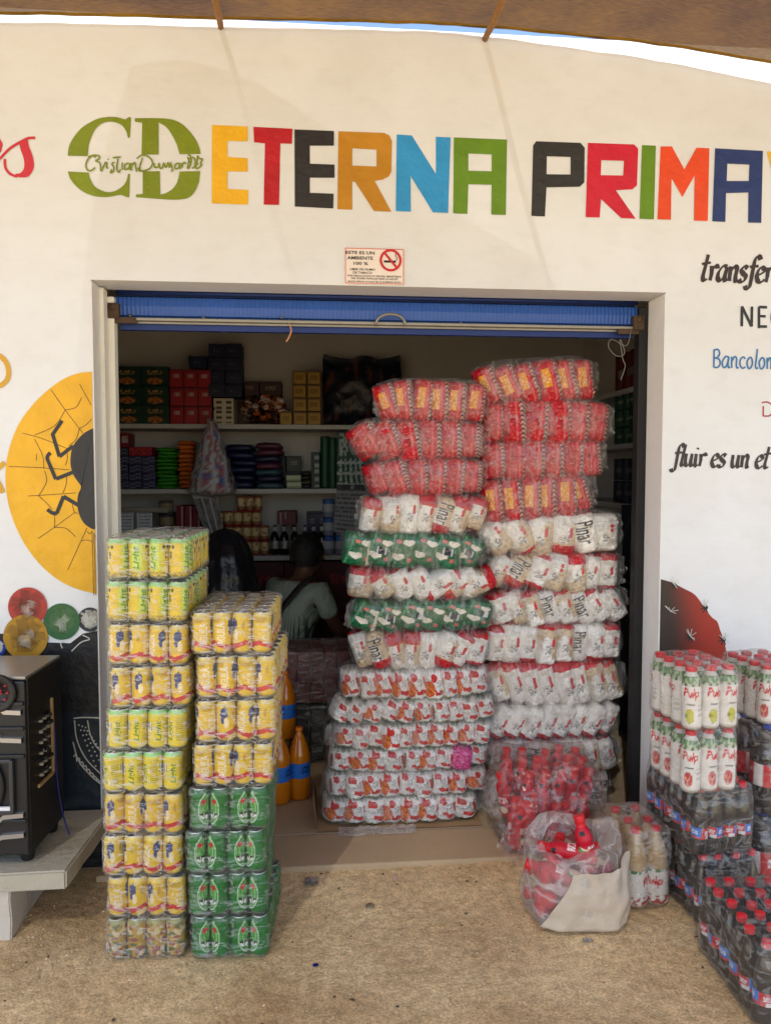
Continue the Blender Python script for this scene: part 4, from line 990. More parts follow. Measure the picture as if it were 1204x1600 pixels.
bale(RI+'all leaning left with red tops', 'rice bale', 768, 977, 1036, 1105, 'redtop', 8, -18, YR, GR_, 0, 0, 24)
bale(RI+'standing straight with red ends up and down in turn', 'rice bale', 760, 977, 977, 1037, 'rice', 8, 2, YR, GR_, 0, 0, 25, ['redtop', 'white', 'redbottom', 'redtop'])
bale(RI+'leaning left, third down among the rice of the right stack', 'rice bale', 770, 981, 921, 980, 'rice', 8, [-14, -22, -20, -20, -16, -24, -30, -36], YR, GR_, -1, 0, 26, ['redtop', 'white', 'redtop', 'white'])
bale(RI+'second down among the rice of the right stack', 'rice bale', 768, 975, 865, 925, 'rice', 7, [30, 32, 24, 10, -4, 6, 0], YR, GR_, 1, 0, 27, jit=1.3)
bale(RI+'highest in the right stack, right under the red bales', 'rice bale', 762, 972, 803, 868, 'white', 6, [-40, -30, 0, 2, -6, 0], YR, GR_, -2, 0, 28, ['rice', 'white', 'white'])
bale(RE+'lowest red one of the right stack, tilted', 'pasta bale', 763, 935, 742, 812, 'redyellow', 6, [4, 2, 0, 2, 0, -10], YR, GR_, -5, 0, 29)
bale(RE+'third down in the right stack', 'pasta bale', 760, 948, 686, 750, 'red', 6, 2, YR, GR_, -2, 0, 30)
bale(RE+'second down in the right stack', 'pasta bale', 758, 957, 624, 691, 'red', 6, [-2, 0, 2, 2, 3, 6], YR, GR_, 0, 0, 31)
bale(RE+'on the very top of the right stack, tilted', 'pasta bale', 756, 936, 560, 628, 'redyellow', 6, [-22, -20, -16, -12, -8, 0], YR, GR_, -4, 0, 32)
CARD = solid('cardboard', lin(168, 138, 102), .85, .15, 8, .3, 40)
pa, pb_ = gnd(496, 1298, .02), gnd(756, 1296, .02); mb = MB()
mb.grid(lambda u, v: (pa.x+(pb_.x-pa.x)*u, pa.y-.02+.34*v, .0245+.004*nz(u*6, v*5)), 30, 16); mb.grid(lambda u, v: (pa.x+(pb_.x-pa.x)*u, pa.y-.02+.34*v, .0215+.0025*nz(u*6, v*5)), 30, 16)
mb.grid(lambda u, v: (pa.x-.004-.012*v, pa.y-.0+.33*u, .022+.13*v*(1-.3*u)), 12, 4)
tag(mb.build('cardboard_sheet', CARD), 'flattened brown cardboard under the left bale stack', 'cardboard')
mb = MB(); p = gnd(590, 1303, .02)
mb.grid(lambda u, v: (p.x-.16+.32*u, p.y+.03-.05*v+.01*nz(u*7, v), .026+.018*abs(nz(u*9, v*4, 2))+.01*(1-v)), 40, 8)
tag(mb.build('plastic_scrap', film('scrap', (.95, .95, .95), .2, .5, .3, 30)), 'crumpled clear plastic lying at the foot of the left bale stack', 'plastic')
# ------------------------------------------------------------------ bottles
COLA = solid('cola', (.012, .006, .004), .12, .2, 8, 0, 0, 0, .6, .3)
CAPR = solid('red_cap', lin(214, 34, 44), .4, .08, 20); CAPB = solid('blue_cap', lin(30, 72, 200), .4, .08, 20)
JUICE = solid('guava_juice', lin(190, 160, 112), .18, .12, 6, 0, 0, 0, .6, .3); ORJ = solid('orange_soda', lin(200, 116, 14), .15, .1, 6, 0, 0, 0, .6, .3)
LABM = vcmat('bottle_label', .38, .4, 0, .05, 30, .04)
M_PULP = Mask('Pulp', 120, 60, .15, .03)
def marks(u, v, x0, x1, y0, y1, f=1.):
    """small print too fine to read"""
    return x0 < u < x1 and y0 < v < y1 and nz(u*60*f, v*11, 4) > -.05 and ((v-y0)/(y1-y0)*2) % 1 < .8
def cap_mesh(m, r=.0145, h=.018):
    mb = MB(); n = 28; prof = [(r*.98, 0), (r, .001), (r, h*.82), (r*.93, h*.97), (r*.8, h), (0, h)]
    mb.lathe(prof, n, 0); mb.v = [(x*(1+.025*(i % 2)), y*(1+.025*(i % 2)), z) for i, (x, y, z) in enumerate(mb.v)]
    return mb.mesh('cap', m)
def sleeve(prof, paint, n=56, nz_=40):
    """label wrapped on the bottle: resampled profile, 0.6 mm proud"""
    z0, z1 = prof[0][1], prof[-1][1]; pr = []
    for i in range(nz_+1):
        z = z0+(z1-z0)*i/nz_
        for (ra, za), (rb, zb) in zip(prof, prof[1:]):
            if za <= z <= zb+1e-9: pr.append((ra+(rb-ra)*(z-za)/max(1e-9, zb-za)+.0006, z)); break
    mb = MB(); mb.lathe(pr, n, 0, lambda u, z: paint(u, (z-z0)/(z1-z0))); return mb.mesh('label', LABM)
def body(prof, m, n=28):
    mb = MB(); mb.lathe(prof, n, 0); return mb.mesh('body', m)
def tex(M, u, v, x0, x1, y0, y1): a, b = boxuv(u, v, x0, x1, y0, y1); return 0 < a < 1 and 0 < b < 1 and M(a, b)
# cola, half litre: .225 m
PCOLA = [(.020, 0), (.0265, .003), (.030, .010), (.0302, .03), (.0285, .055), (.0285, .085), (.0300, .11), (.0298, .13), (.027, .15), (.020, .172), (.0135, .192), (.0125, .205), (.0125, .21)]
def p_cola(u, v):
    x = (u*2) % 1
    if marks(x, v, .12, .36, .4, .8): return lin(240, 240, 240)
    if marks(x, v, .55, .85, .4, .8): return lin(240, 236, 230)
    if x < .45: return lin(200, 30, 40) if v > .3 or x < .2 else lin(230, 225, 220)
    if v < .18: return lin(206, 40, 48)
    return lin(44, 122, 206)
BT = {}
BT['cola'] = (body(PCOLA, COLA), sleeve([(.0285, .056), (.0285, .092)], p_cola), cap_mesh(CAPR), .208)
PPULP = [(.022, 0), (.0275, .003), (.0298, .010), (.0300, .05), (.0285, .075), (.0296, .11), (.0298, .135), (.0275, .155), (.022, .172), (.0165, .180), (.0165, .190)]
def p_pulp(kind):
    def f(u, v):
        x = (u*2) % 1
        if v > .86: return lin(84, 128, 70) if nz(x*9, v*12, kind) > -.1 else lin(170, 190, 150)
        if v > .80: return lin(196, 206, 180) if (int(x*12) % 3) else lin(70, 84, 70)
        if tex(M_PULP, x, v, .20, .74, .54, .78): return lin(206, 28, 44)
        fr = ((x-.42)/.15)**2+((v-.22)/.15)**2
        if kind == 0 and fr < 1: return lin(196, 190, 50) if nz(x*8, v*8) > -.2 else lin(130, 140, 40)
        if kind == 1 and fr < 1: return lin(188, 52, 58) if nz(x*8, v*8) > -.1 else lin(220, 150, 130)
        if kind == 2 and fr < 1: return lin(170, 116, 92) if v < .3 else lin(100, 130, 60)
        if .30 < x < .6 and .44 < v < .47: return lin(90, 90, 90)
        if abs(x-.8) < .12 and .15 < v < .45 and int(v*60) % 2: return lin(190, 186, 178)
        return lin(232, 228, 220)
    return f
PS = [p for p in PPULP if .006 < p[1] < .176]
PBASE = solid('clear_bottle', lin(206, 200, 190), .2, .08, 10)
for k in range(3): BT['pulp%d' % k] = (body(PPULP, PBASE), sleeve(PS, p_pulp(k)), cap_mesh(CAPR, .0175, .016), .186)
PJ = [(.026, 0), (.034, .003), (.0385, .012), (.0388, .045), (.0375, .05), (.0388, .055), (.0388, .125), (.0395, .14), (.038, .165), (.031, .20), (.022, .228), (.0155, .242), (.0155, .256)]
BT['juice'] = (body(PJ, JUICE), sleeve([(.0388, .012), (.0388, .132)], lambda u, v: (lin(70, 120, 60) if v > .92 and nz(u*30, v*5) > -.1 else lin(206, 30, 46) if tex(M_PULP, (u*2) % 1, v, .15, .72, .46, .80) else (lin(170, 50, 52) if v < .24 and nz(u*16, v*9, 2) > .0 else lin(232, 228, 222)))), cap_mesh(CAPR, .0165, .017), .252)
PBIG = [(r, z*.9) for r, z in [(.035, 0), (.05, .004), (.058, .016), (.0585, .1), (.057, .11), (.057, .20), (.0585, .21), (.056, .235), (.044, .27), (.028, .298), (.0165, .315), (.0160, .328)]]
BT['big'] = (body(PBIG, COLA), sleeve([(.057, .101), (.057, .178)], lambda u, v: lin(240, 238, 232) if marks((u*2) % 1, v, .3, .8, .3, .75, .6) or ((u*2) % 1) < .16 else lin(204, 24, 36)), cap_mesh(CAPB, .0185, .02), .292)
PRED = [(r*1.2, z*1.17) for r, z in [(.018, 0), (.023, .003), (.025, .01), (.025, .06), (.0225, .085), (.0245, .10), (.022, .118), (.0145, .135), (.0135, .148)]]
BT['red'] = (body(PRED, CAPR), sleeve([p for p in PRED if .004 < p[1] < .16], lambda u, v: lin(240, 230, 226) if marks((u*2) % 1, v, .2, .7, .40, .60, .8) else (lin(236, 220, 196) if (((u*2) % 1-.45)/.20)**2+((v-.2)/.11)**2 < 1 else lin(90, 130, 70) if (((u*2) % 1-.35)/.17)**2+((v-.27)/.08)**2 < 1 else lin(30, 30, 30) if .84 < v < .93 and ((u*2) % 1) < .2 else lin(198, 20, 46) if nz(u*6, v*4) > -.3 else lin(170, 14, 36))), cap_mesh(CAPR, .0178, .025), .171)
POR = [(.03, 0), (.045, .004), (.05, .016), (.0503, .09), (.049, .1), (.049, .175), (.0503, .185), (.047, .21), (.036, .25), (.022, .285), (.014, .30), (.0138, .312)]
BT['orange'] = (body(POR, ORJ), sleeve([(.049, .105), (.049, .172)], lambda u, v: lin(20, 30, 60) if marks((u*3) % 1, v, .2, .8, .3, .85, .6) else lin(40, 110, 200)), cap_mesh(solid('orange_cap', lin(220, 120, 20), .4), .0155, .016), .309)
def bottle(kind, parent, loc, rot=(0, 0, 0), name='bottle'):
    b, lb, cp, zc = BT[kind]; o = inst(name, b, parent, loc, rot)
    inst('label', lb, o); inst('cap', cp, o, (0, 0, zc)); return o
FPK = film('bottle_wrap', (.97, .97, .98), .05, .26, .28, 9, (1, 1, 2.2), .15)
def bottle_pack(label, kind, nx_, ny_, pitch, H, loc, rz, seed, group=None, cat='bottle pack', wrapmat=None, taper=.25, kinds=None):
    rr = random.Random(seed); t = thing('bottle_pack', label, cat, loc, (0, 0, rz), group)
    for j in range(ny_):
        for i in range(nx_):
            k = rr.choice(kinds) if kinds else kind
            bottle(k, t, ((i-(nx_-1)/2)*pitch, (j-(ny_-1)/2)*pitch, .003), (rr.uniform(-.035, .035), rr.uniform(-.035, .035), -R(90)-1.35+rr.uniform(-1.1, 1.1)))
    inst('wrap', wrap_mesh('wrap', nx_*pitch+.007, ny_*pitch+.007, H, wrapmat or FPK, seed, rc=pitch*.5, puff=.003, taper=taper, top_r=.02, nu=100, nv=24), t)
    return t
# right-hand stack: cola, cola, juice, juice
def pk_loc(px, py, z, W, D, rz):
    """front left bottom corner seen at px,py on height z -> centre of the pack"""
    p = gnd(px, py, z); c, s = math.cos(rz), math.sin(rz); return (p.x+c*W/2-s*D/2, p.y+s*W/2+c*D/2, z)
rz = R(4)
GC = 'bottle packs in the corner stack'
l0 = pk_loc(1091, 1452, .004, .24, .36, rz)
bottle_pack('cola bottle pack on the sand at the foot of the corner stack', 'cola', 4, 6, .0605, .228, (l0[0], l0[1], .006), rz, 71, GC).scale = (.92, .92, 1)
l1 = (l0[0]-.022, l0[1]-.0, .236); bottle_pack('cola bottle pack with blue labels under the milky juice packs', 'cola', 4, 6, .0605, .228, l1, R(5), 72, GC).scale = (.9, .9, 1)
pfl = gnd(1062, 1254, .466); W3, D4 = .186, .246
l2 = (l0[0]-.090, (pfl.y+.123 if abs(pfl.y+.123-l0[1]) < .2 else l0[1])+.055, .466)
bottle_pack('white labelled juice pack with red caps, lower of two above the cola', 'pulp1', 3, 4, .0615, .206, l2, R(4), 73, GC, kinds=['pulp1'])
l3 = (l2[0]-.004, l2[1]-.006, .674); bottle_pack('white labelled juice pack with pear pictures, topmost of the corner stack', 'pulp0', 3, 4, .0615, .206, l3, R(5), 74, GC, kinds=['pulp0'])
# big cola with blue caps, two layers, one more juice pack on top
bx = gnd(1180, 1420, .006)
b0 = (l0[0]+.262, l0[1]+.10, .006)
GBg = 'large cola bottle packs at the right edge'
bottle_pack('large cola bottles with blue caps, lower pack on the sand at the right edge', 'big', 2, 3, .118, .313, b0, R(3), 81, GBg)
bottle_pack('large cola bottles with blue caps, upper pack under the peach juice', 'big', 2, 3, .118, .313, (b0[0]+.004, b0[1]-.01, .317), R(2), 82, GBg)
bottle_pack('white labelled juice pack with peach pictures on the large cola bottles', 'pulp2', 3, 4, .0615, .206, (b0[0]-.012, b0[1]-.04, .632), R(6), 83, 'juice packs on the large cola', kinds=['pulp2', 'pulp1'])
# nearest cola pack
A, B = gnd(1085, 1478, 0), gnd(1172, 1600, 0); dv = (B-A); an = math.atan2(dv.y, dv.x)+R(90)
cc, ss = math.cos(an), math.sin(an); D = .366; W = .246
ctr = A+Vector((cc*W/2, ss*W/2, 0))-Vector((-ss*D/2, cc*D/2, 0))
bottle_pack('cola bottle pack nearest the camera, alone on the sand at bottom right', 'cola', 4, 6, .0605, .228, (ctr.x, ctr.y, .006), an, 91)
# six large juice bottles
p = gnd(1014, 1424, 0)
bottle_pack('six big juice bottles with beige guava juice beside the cola stack', 'juice', 2, 3, .078, .276, (p.x+.0, p.y+.118, .006), R(4), 95, taper=.3, wrapmat=film('juice_wrap', (.96, .95, .93), .06, .3, .34, 12, (1, 1, 2.2), .15))

# bag full of small red bottles, leaning in the doorway
FRED = film('red_bottle_bag', (.99, .96, .96), .05, .26, .30, 6, (1.6, 1.6, 1.2), .16, True)
p0, p1 = gnd(795, 1345, .02), gnd(952, 1345, .02); Wd = (p1.x-p0.x)
yb = p0.y+.07
cx = (p0.x+p1.x)/2
bb = thing('bottle_bag', 'big clear bag of small red bottles in the doorway, bottles showing in two tiers', 'bottle bag', (cx, yb+.12, .02), (0, 0, R(-3)))
rr = random.Random(5)
for tier, (z, yo, n, lean) in enumerate(((.012, -.135, 5, 12), (.012, -.07, 5, 9), (.095, -.02, 6, 14), (.125, .045, 6, 12), (.14, .10, 5, 10))):
    for i in range(n):
        x = -Wd*.46+(i+.5)*Wd*.92/n
        if tier == 0 and i == n-1: continue
        bottle('red', bb, (x+rr.uniform(-.005, .005), yo+rr.uniform(-.01, .01), z+rr.uniform(-.004, .008)), (-R(lean)+rr.uniform(-.06, .06), rr.uniform(-.08, .08), -R(90)-1.35+rr.uniform(-.8, .8)))
def sack(W, D, H, seed, mat, top=.35, crump=.03, name='bag', spikes=0.):
    mb = MB()
    def P(u, v):
        a = u*2*math.pi; sp = lambda t, e: math.copysign(abs(t)**e, t)
        if v < .12: k, z = v/.12*.9+.02, 0
        elif v < .9: q = (v-.12)/.78; k, z = (.92+.10*math.sin(q*math.pi)-q**3*top*.5), q
        else: q = (v-.9)/.1; k, z = (1.0-top*.42)*(1-q)**.8*.97+.01, 1+.05*math.sin(q*3)
        x, y = k*W/2*sp(math.cos(a), .55), k*D/2*sp(math.sin(a), .55)
        n_ = crump*(1.3*nz(x*9+seed, y*9, z*3)+.9*nz(x*24, y*24+seed, z*9)); L = math.hypot(x, y)+1e-6
        zz = z*H*(1+.10*nz(x*8, y*8, seed)*z)+(spikes*max(0, nz(x*16, y*16, seed+3)) if v > .7 else 0)
        return (x+x/L*n_, y+y/L*n_, zz)
    mb.grid(P, 90, 44); return mb.build(name, mat)
o = sack(Wd*1.14, .42, .325, 3, FRED, .16, .028); o.parent = bb; o.location = (0, .0, .0)
mb = MB(); mb.grid(lambda u, v: (-Wd*.60+.06*v+.09*u, -.19+.10*u-.05*v, .002+.13*(1-v)*(.4+.6*u)+.02*nz(u*7, v*7)), 14, 14); mb.build('bag_fold', FRED, bb)
mb = MB(); mb.grid(lambda u, v: (-Wd*.1+.5*Wd*u, -.19-.02*math.sin(u*3), .24-.02*u+.012*v), 12, 2)
mb.build('bag_fold', FRED, bb)

# carrier bag with red bottles standing in front of it
FW_ = film('white_carrier', (.98, .97, .96), .14, .42, .26, 4.5, (1.3, 1.3, 1.0), .22, True)
p0, p1 = gnd(836, 1464), gnd(996, 1464); Wd = p1.x-p0.x; cx = (p0.x+p1.x)/2; cy = p0.y+.115
cb = thing('carrier_bag', 'whitish plastic carrier bag with a beige panel and red bottles sticking out', 'carrier bag', (cx, cy, .004), (0, 0, R(-6)))
sp_ = lambda t, e: math.copysign(abs(t)**e, t)
def bagP(a, v, k=1.0, H=.275):
    """bag wall: a = angle round it, v = 0 bottom .. 1 rim; rim rises at the back and sags at the front"""
    q = min(1, v/.14); rr_ = (.30+.70*q**.55)*(1-.16*max(0, v-.45)**1.2)*k
    x = rr_*Wd*.51*sp_(math.cos(a), .7); y = rr_*.135*sp_(math.sin(a), .7)
    n_ = .010*(1.4*nz(x*8+3, y*8, v*2.2)+.8*nz(x*26, y*26, v*5)+.9*nz(a*2.2, v*1.2, 6))
    z = max(0, v-.06)*H*(1.02+.16*nz(a*1.3, 2, 3)+.10*math.sin(a+.6)) if v > .06 else 0
    L_ = math.hypot(x, y)+1e-6
    return (x+x/L_*n_, y+y/L_*n_, z+.012*nz(x*9, y*9, 5)*v)
mb = MB(); mb.grid(lambda u, v: bagP(u*6.2832, v), 96, 40); mb.build('bag', FW_, cb)
# folded-in top with the hand hole left open
mb = MB()
def topP(u, v):
    a = u*6.2832; x, y, z = bagP(a, 1); k = 1-.42*v
    return (x*k-.01*v, y*k, z-.012*v-.02*v*nz(a*2, v*3, 8)+.008*math.sin(v*3.1))
mb.grid(topP, 80, 8); mb.build('bag_rim', FW_, cb)
def panelP(u, v):
    a = R(-96-44*(1-v)**1.6*(1-u)+160*u); f = abs(math.sin(a*5.5+3*nz(a*2, v*2, 4)))
    return bagP(a, .05+.92*v*(1-.12*(1-u)), 1.055+.05*(f**3)*v+.03*nz(a*3, v*5, 9))
cbm = MB(); cbm.grid(panelP, 72, 34)
cbm.build('opaque_panel', solid('beige_plastic', lin(198, 182, 162), .42, .12, 4, .6, 26), cb)
def lay(x, y, z, tilt, turn):
    """bottle on its side: tilt from upright, leaning towards compass angle turn; x,y,z is its middle"""
    a, t = R(turn), R(tilt); d = Vector((math.sin(t)*math.cos(a), math.sin(t)*math.sin(a), math.cos(t)))
    p = Vector((x, y, z))-d*.085; b = bottle('red', cb, p); b.rotation_euler = d.to_track_quat('Z', 'Y').to_euler(); return b
for q in ((-.060, .0, .045, 88, 155), (-.055, -.035, .055, 86, 20), (-.050, .03, .05, 88, 185), (-.075, -.02, .105, 80, 70), (-.055, -.045, .10, 84, 10), (-.050, .03, .11, 85, 160), (-.06, -.04, .155, 78, 165), (-.05, .0, .16, 84, 35), (-.07, .03, .17, 70, 60),
          (.04, .03, .09, 85, 20), (.05, .03, .15, 80, 170), (-.01, .02, .19, 82, 15), (-.015, -.02, .22, 86, 165)): lay(*q)
lay(.035, -.02, .235, 14, 150)
# ------------------------------------------------------------------ litter on the sand
def scrap(name, label, cat, px, py, pts, m, h=.006):
    p = gnd(px, py); mb = MB(); z = ground_z(p.x, p.y)
    mb.grid(lambda u, v: (p.x+pts[0]*(u-.5)+pts[2]*nz(u*4, v*4, px), p.y+pts[1]*(v-.5)+pts[2]*nz(u*4, v*4, py), z+.003+h*abs(nz(u*5, v*5, px*.3))), 8, 6)
    tag(mb.build(name, m), label, cat)
FOIL = solid('foil', lin(186, 184, 182), .35, .15, 40, 0, 0, .6); BLUP = solid('blue_plastic', lin(24, 34, 120), .4)
scrap('foil_scrap', 'crumpled silver foil on the sand near the green can packs', 'litter', 486, 1379, (.045, .05, .012), FOIL, .014)
scrap('foil_scrap', 'tiny pale foil scrap on the sand below the door sill', 'litter', 617, 1372, (.014, .03, .004), solid('pink_foil', lin(214, 190, 184), .5))
scrap('foil_scrap', 'silver foil twist on the sand in front of the carrier bag', 'litter', 918, 1470, (.034, .016, .006), FOIL, .01)
scrap('foil_scrap', 'small crushed foil ball beside the carrier bag', 'litter', 944, 1449, (.03, .02, .006), FOIL, .014)
scrap('plastic_scrap', 'tiny dark blue plastic bit on the sand', 'litter', 493, 1509, (.018, .014, .004), BLUP)
p = gnd(578, 1416); mb = MB()
mb.lathe([(.016, 0), (.0155, .003), (.0135, .006), (0, .0065)], 22); mb.v = [(x*(1+.05*(i % 2)), y*(1+.05*(i % 2)), z) for i, (x, y, z) in enumerate(mb.v)]
tag(mb.build('crown_cap', solid('dull_cap', lin(150, 138, 112), .5, .2, 40, 0, 0, .4), None, (p.x, p.y, ground_z(p.x, p.y)+.0005), (.08, .05, 0)), 'flattened bottle cap on the sand in front of the sill', 'litter')
mb = MB(); p = gnd(866, 1438)
tag(MB().tube([p+Vector((-.02, .02, .006)), p+Vector((.0, .0, .008)), p+Vector((.025, -.012, .005))], .0022, 6).build('twig', WOOD), 'small twig on the sand beside the carrier bag', 'twig')

# ------------------------------------------------------------------ low bench and loudspeaker
BCON = solid('bench_concrete', lin(178, 170, 152), .85, .18, 5, .5, 45)
zt = .232; fr = gnd(103, 1361, zt); bk = gnd(154, 1287, zt)
ln = gnd(8, 1485, 0)
bn = thing('concrete_bench', 'low grey concrete bench slab on a slab leg against the wall', 'bench', (fr.x, fr.y, 0))
mb = MB(); yb_ = -.012-fr.y
mb2 = [(-1.3, 0), (0, 0), (bk.x-fr.x+.02, yb_), (-1.3, yb_)]
def slab(out, z0, z1, b=.006):
    bm = bmesh.new(); f = bm.faces.new([bm.verts.new((x, y, z0)) for x, y in out]); r = bmesh.ops.extrude_face_region(bm, geom=[f])
    for v in r['geom']:
        if isinstance(v, bmesh.types.BMVert): v.co.z = z1
    bmesh.ops.recalc_face_normals(bm, faces=bm.faces[:])
    long = [e for e in bm.edges]; bmesh.ops.bevel(bm, geom=long, offset=b, segments=2, affect='EDGES')
    bmesh.ops.triangulate(bm, faces=[f for f in bm.faces if len(f.verts) > 4])
    bmesh.ops.subdivide_edges(bm, edges=[e for e in bm.edges if e.calc_length() > .12], cuts=5, use_grid_fill=True)
    for v in bm.verts: v.co += Vector((nz(v.co.x*14, v.co.y*14, v.co.z*14), nz(v.co.x*14, v.co.y*14, v.co.z*14+5), nz(v.co.x*11, v.co.y*11, 9)))*.005
    bm.verts.index_update(); q = MB(); q.add([v.co[:] for v in bm.verts], [tuple(v.index for v in f.verts) for f in bm.faces]); bm.free(); return q
slab(mb2, zt-.062, zt).build('seat', BCON, bn)
lx = ln.x-fr.x
slab([(lx-.10, .02), (lx, .02), (lx+.0, yb_-.02), (lx-.10, yb_-.02)], -.02, zt-.064, .004).build('leg', solid('pale_concrete', lin(202, 192, 178), .8, .1, 5, .3, 40), bn)
BLK = solid('black_cabinet', lin(26, 26, 28), .45, .15, 8, .1, 60); GREY = solid('grey_plastic', lin(66, 67, 70), .35, .08, 10, 0, 0, .3); SILV = solid('silver_trim', lin(176, 176, 178), .3, .08, 10, 0, 0, .7)
TOPM = solid('speaker_top', lin(150, 146, 138), .28, .1, 6, .05, 30, .5); TANP = solid('tan_plastic', lin(170, 142, 100), .5)
zs = zt+.035; sf = gnd(48, 1337, zs); sb = at(107, 1290, 0); 
d_ = .27; Hh = .575; Wb = .42
sp = thing('loudspeaker', 'black loudspeaker tower with silver trim standing on the concrete bench', 'loudspeaker', (sf.x, sf.y, zs-.035), (0, 0, R(-3)))
mb = MB(); mb.box((-Wb/2, d_/2+.012, .035+Hh/2), (Wb, d_, Hh), .006); mb.build('cabinet', BLK, sp)
mb = MB(); mb.box((-Wb/2, d_/2+.006, .035+Hh+.004), (Wb-.004, d_+.012, .010), .003); mb.build('top_plate', TOPM, sp)
for (x, y) in ((-.03, .05), (-Wb+.03, .05), (-.03, d_-.03), (-Wb+.03, d_-.03)):
    mb = MB(); mb.lathe([(.018, 0), (.020, .006), (.024, .03), (.024, .036)], 14, M=Matrix.Translation((x, y, -.0005))); mb.build('foot', BLK, sp)
fp = MB(); fp.box((-Wb/2, .004, .035+Hh/2), (Wb-.006, .02, Hh-.01), .005)
for z in (.12, .33, .42, .5): fp.box((-Wb/2, -.010, .035+z), (Wb-.01, .012, .012), .003)
fpo = fp.build('front_panel', solid('speaker_front', lin(34, 35, 38), .4, .1, 8, .05, 40), sp)
for pts in ([(-.19, .505), (-.10, .505), (-.065, .475), (-.012, .472)], [(-.2, .42), (-.11, .42), (-.075, .385), (-.012, .382)], [(-.2, .10), (-.11, .10), (-.075, .135), (-.012, .14)], [(-.2, .045), (-.12, .045), (-.08, .07), (-.012, .075)]):
    tr = MB(); vs = []
    for x, z in pts: vs += [(x, -.018, .035+z-.007), (x, -.018, .035+z+.007), (x, .0, .035+z-.010), (x, .0, .035+z+.010)]
    fs = []
    for i in range(len(pts)-1):
        a = 4*i; b = a+4; fs += [(a, b, b+1, a+1), (a+1, b+1, b+3, a+3), (a, a+2, b+2, b)]
    tr.add(vs, fs); tr.build('trim', SILV, sp)
mb = MB(); M_ = Matrix.Translation((-.085, -.012, .035+.535)) @ Matrix.Rotation(R(90), 4, 'X')
mb.lathe([(.062, 0), (.060, .008), (.052, .010), (.03, -.004), (0, -.006)], 32, M=M_); t1 = mb.build('tweeter', BLK, sp)
mb = MB(); rr = random.Random(2)
for k in range(16): a = k*.7; r = .012+.0024*k; mb.lathe([(0, -.004), (.007, 0), (0, .005)], 8, M=Matrix.Translation((-.085+r*math.cos(a), -.014, .035+.535+r*math.sin(a))))
mb.build('bead_ring', solid('red_beads', lin(168, 40, 48), .35, .5, 60), sp)
mb = MB(); M_ = Matrix.Translation((-.20, -.012, .035+.235)) @ Matrix.Rotation(R(90), 4, 'X'); mb.lathe([(.13, 0), (.13, .006), (.118, .012), (.112, .004), (.06, -.010), (0, -.002)], 48, M=M_); mb.build('woofer', solid('cone', lin(46, 44, 42), .7), sp)
mb = MB()
for (x, z, dx, dz) in ((-.045, .235, .012, .17), (-.20, .318, .31, .012), (-.20, .152, .31, .014)): mb.box((x, -.016, .035+z), (dx, .014, dz), .003)
mb.build('woofer_frame', GREY, sp)
mb = MB(); mb.box((-.1, -.0165, .035+.164), (.10, .010, .012), .002); mb.build('light_strip', solid('white_strip', lin(226, 228, 232), .4), sp)
mb = MB(); y0, y1, za, zb = .065, .185, .20, .46
for (y, z, dy, dz) in (((y0+y1)/2, za, y1-y0, .012), (y1, (za+zb)/2, .012, zb-za), ): mb.box((.004, y, .035+z), (.008, dy, dz), .002)
mb.build('connector_frame', TANP, sp)
mb = MB(); rr = random.Random(12)
for i in range(18):
    mb = MB(); y, z = y0+.025+(i % 3)*.03, .035+za+.03+(i//3)*.036; mb.box((.005, y, z), (.012, rr.uniform(.008, .02), rr.uniform(.004, .010)), .001); mb.build('socket', solid('socket_metal', lin(190, 184, 170), .35, .2, 40, 0, 0, .5), sp)
mb = MB()
for i in range(7): mb.tube([(.004, y0+.03+rr.uniform(0, .06), .035+.25+i*.028), (.018, y0+.03+rr.uniform(0, .06), .035+.25+i*.028)], .007, 10)
mb.build('knob', BLK, sp)
q = sp.location
cable('audio_cable', 'thin blue cable hanging from the loudspeaker over the bench', [at(82, 1105, -.22), at(86, 1150, -.22), at(90, 1220, -.2), at(102, 1285, -.2), at(124, 1338, -.24)], .0028, solid('blue_cable', lin(44, 52, 130), .5), 'cable')
# ------------------------------------------------------------------ inside the shop
YSH = 2.42; YIT = 2.47
SHELF = solid('shelf_paint', lin(190, 186, 180), .6, .1, 6)
S1, S2, S3 = at(400, 663, YSH).z, at(400, 764, YSH).z, at(400, 869, YSH).z
for z, nm in ((S1, 'top'), (S2, 'middle'), (S3, 'lower')):
    mb = MB(); mb.box(((XI0+XI1)/2, (YSH+YB+.008)/2, z-.016), (XI1-XI0-.01, YB+.006-YSH, .032), .003)
    tag(mb.build('wall_shelf', SHELF), 'long pale %s shelf on the back wall of the shop' % nm, 'shelf', 'shelves on the back wall')
PBOX = vcmat('box_print', .5, .35, 0, .05, 30, .08)
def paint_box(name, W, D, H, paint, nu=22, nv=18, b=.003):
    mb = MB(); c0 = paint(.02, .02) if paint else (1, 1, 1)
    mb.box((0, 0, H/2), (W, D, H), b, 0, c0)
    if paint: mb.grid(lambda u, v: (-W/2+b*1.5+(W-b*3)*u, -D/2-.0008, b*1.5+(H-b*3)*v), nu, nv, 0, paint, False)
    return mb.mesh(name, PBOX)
RW = ['bottom', 'second', 'third', 'fourth', 'fifth', 'sixth']
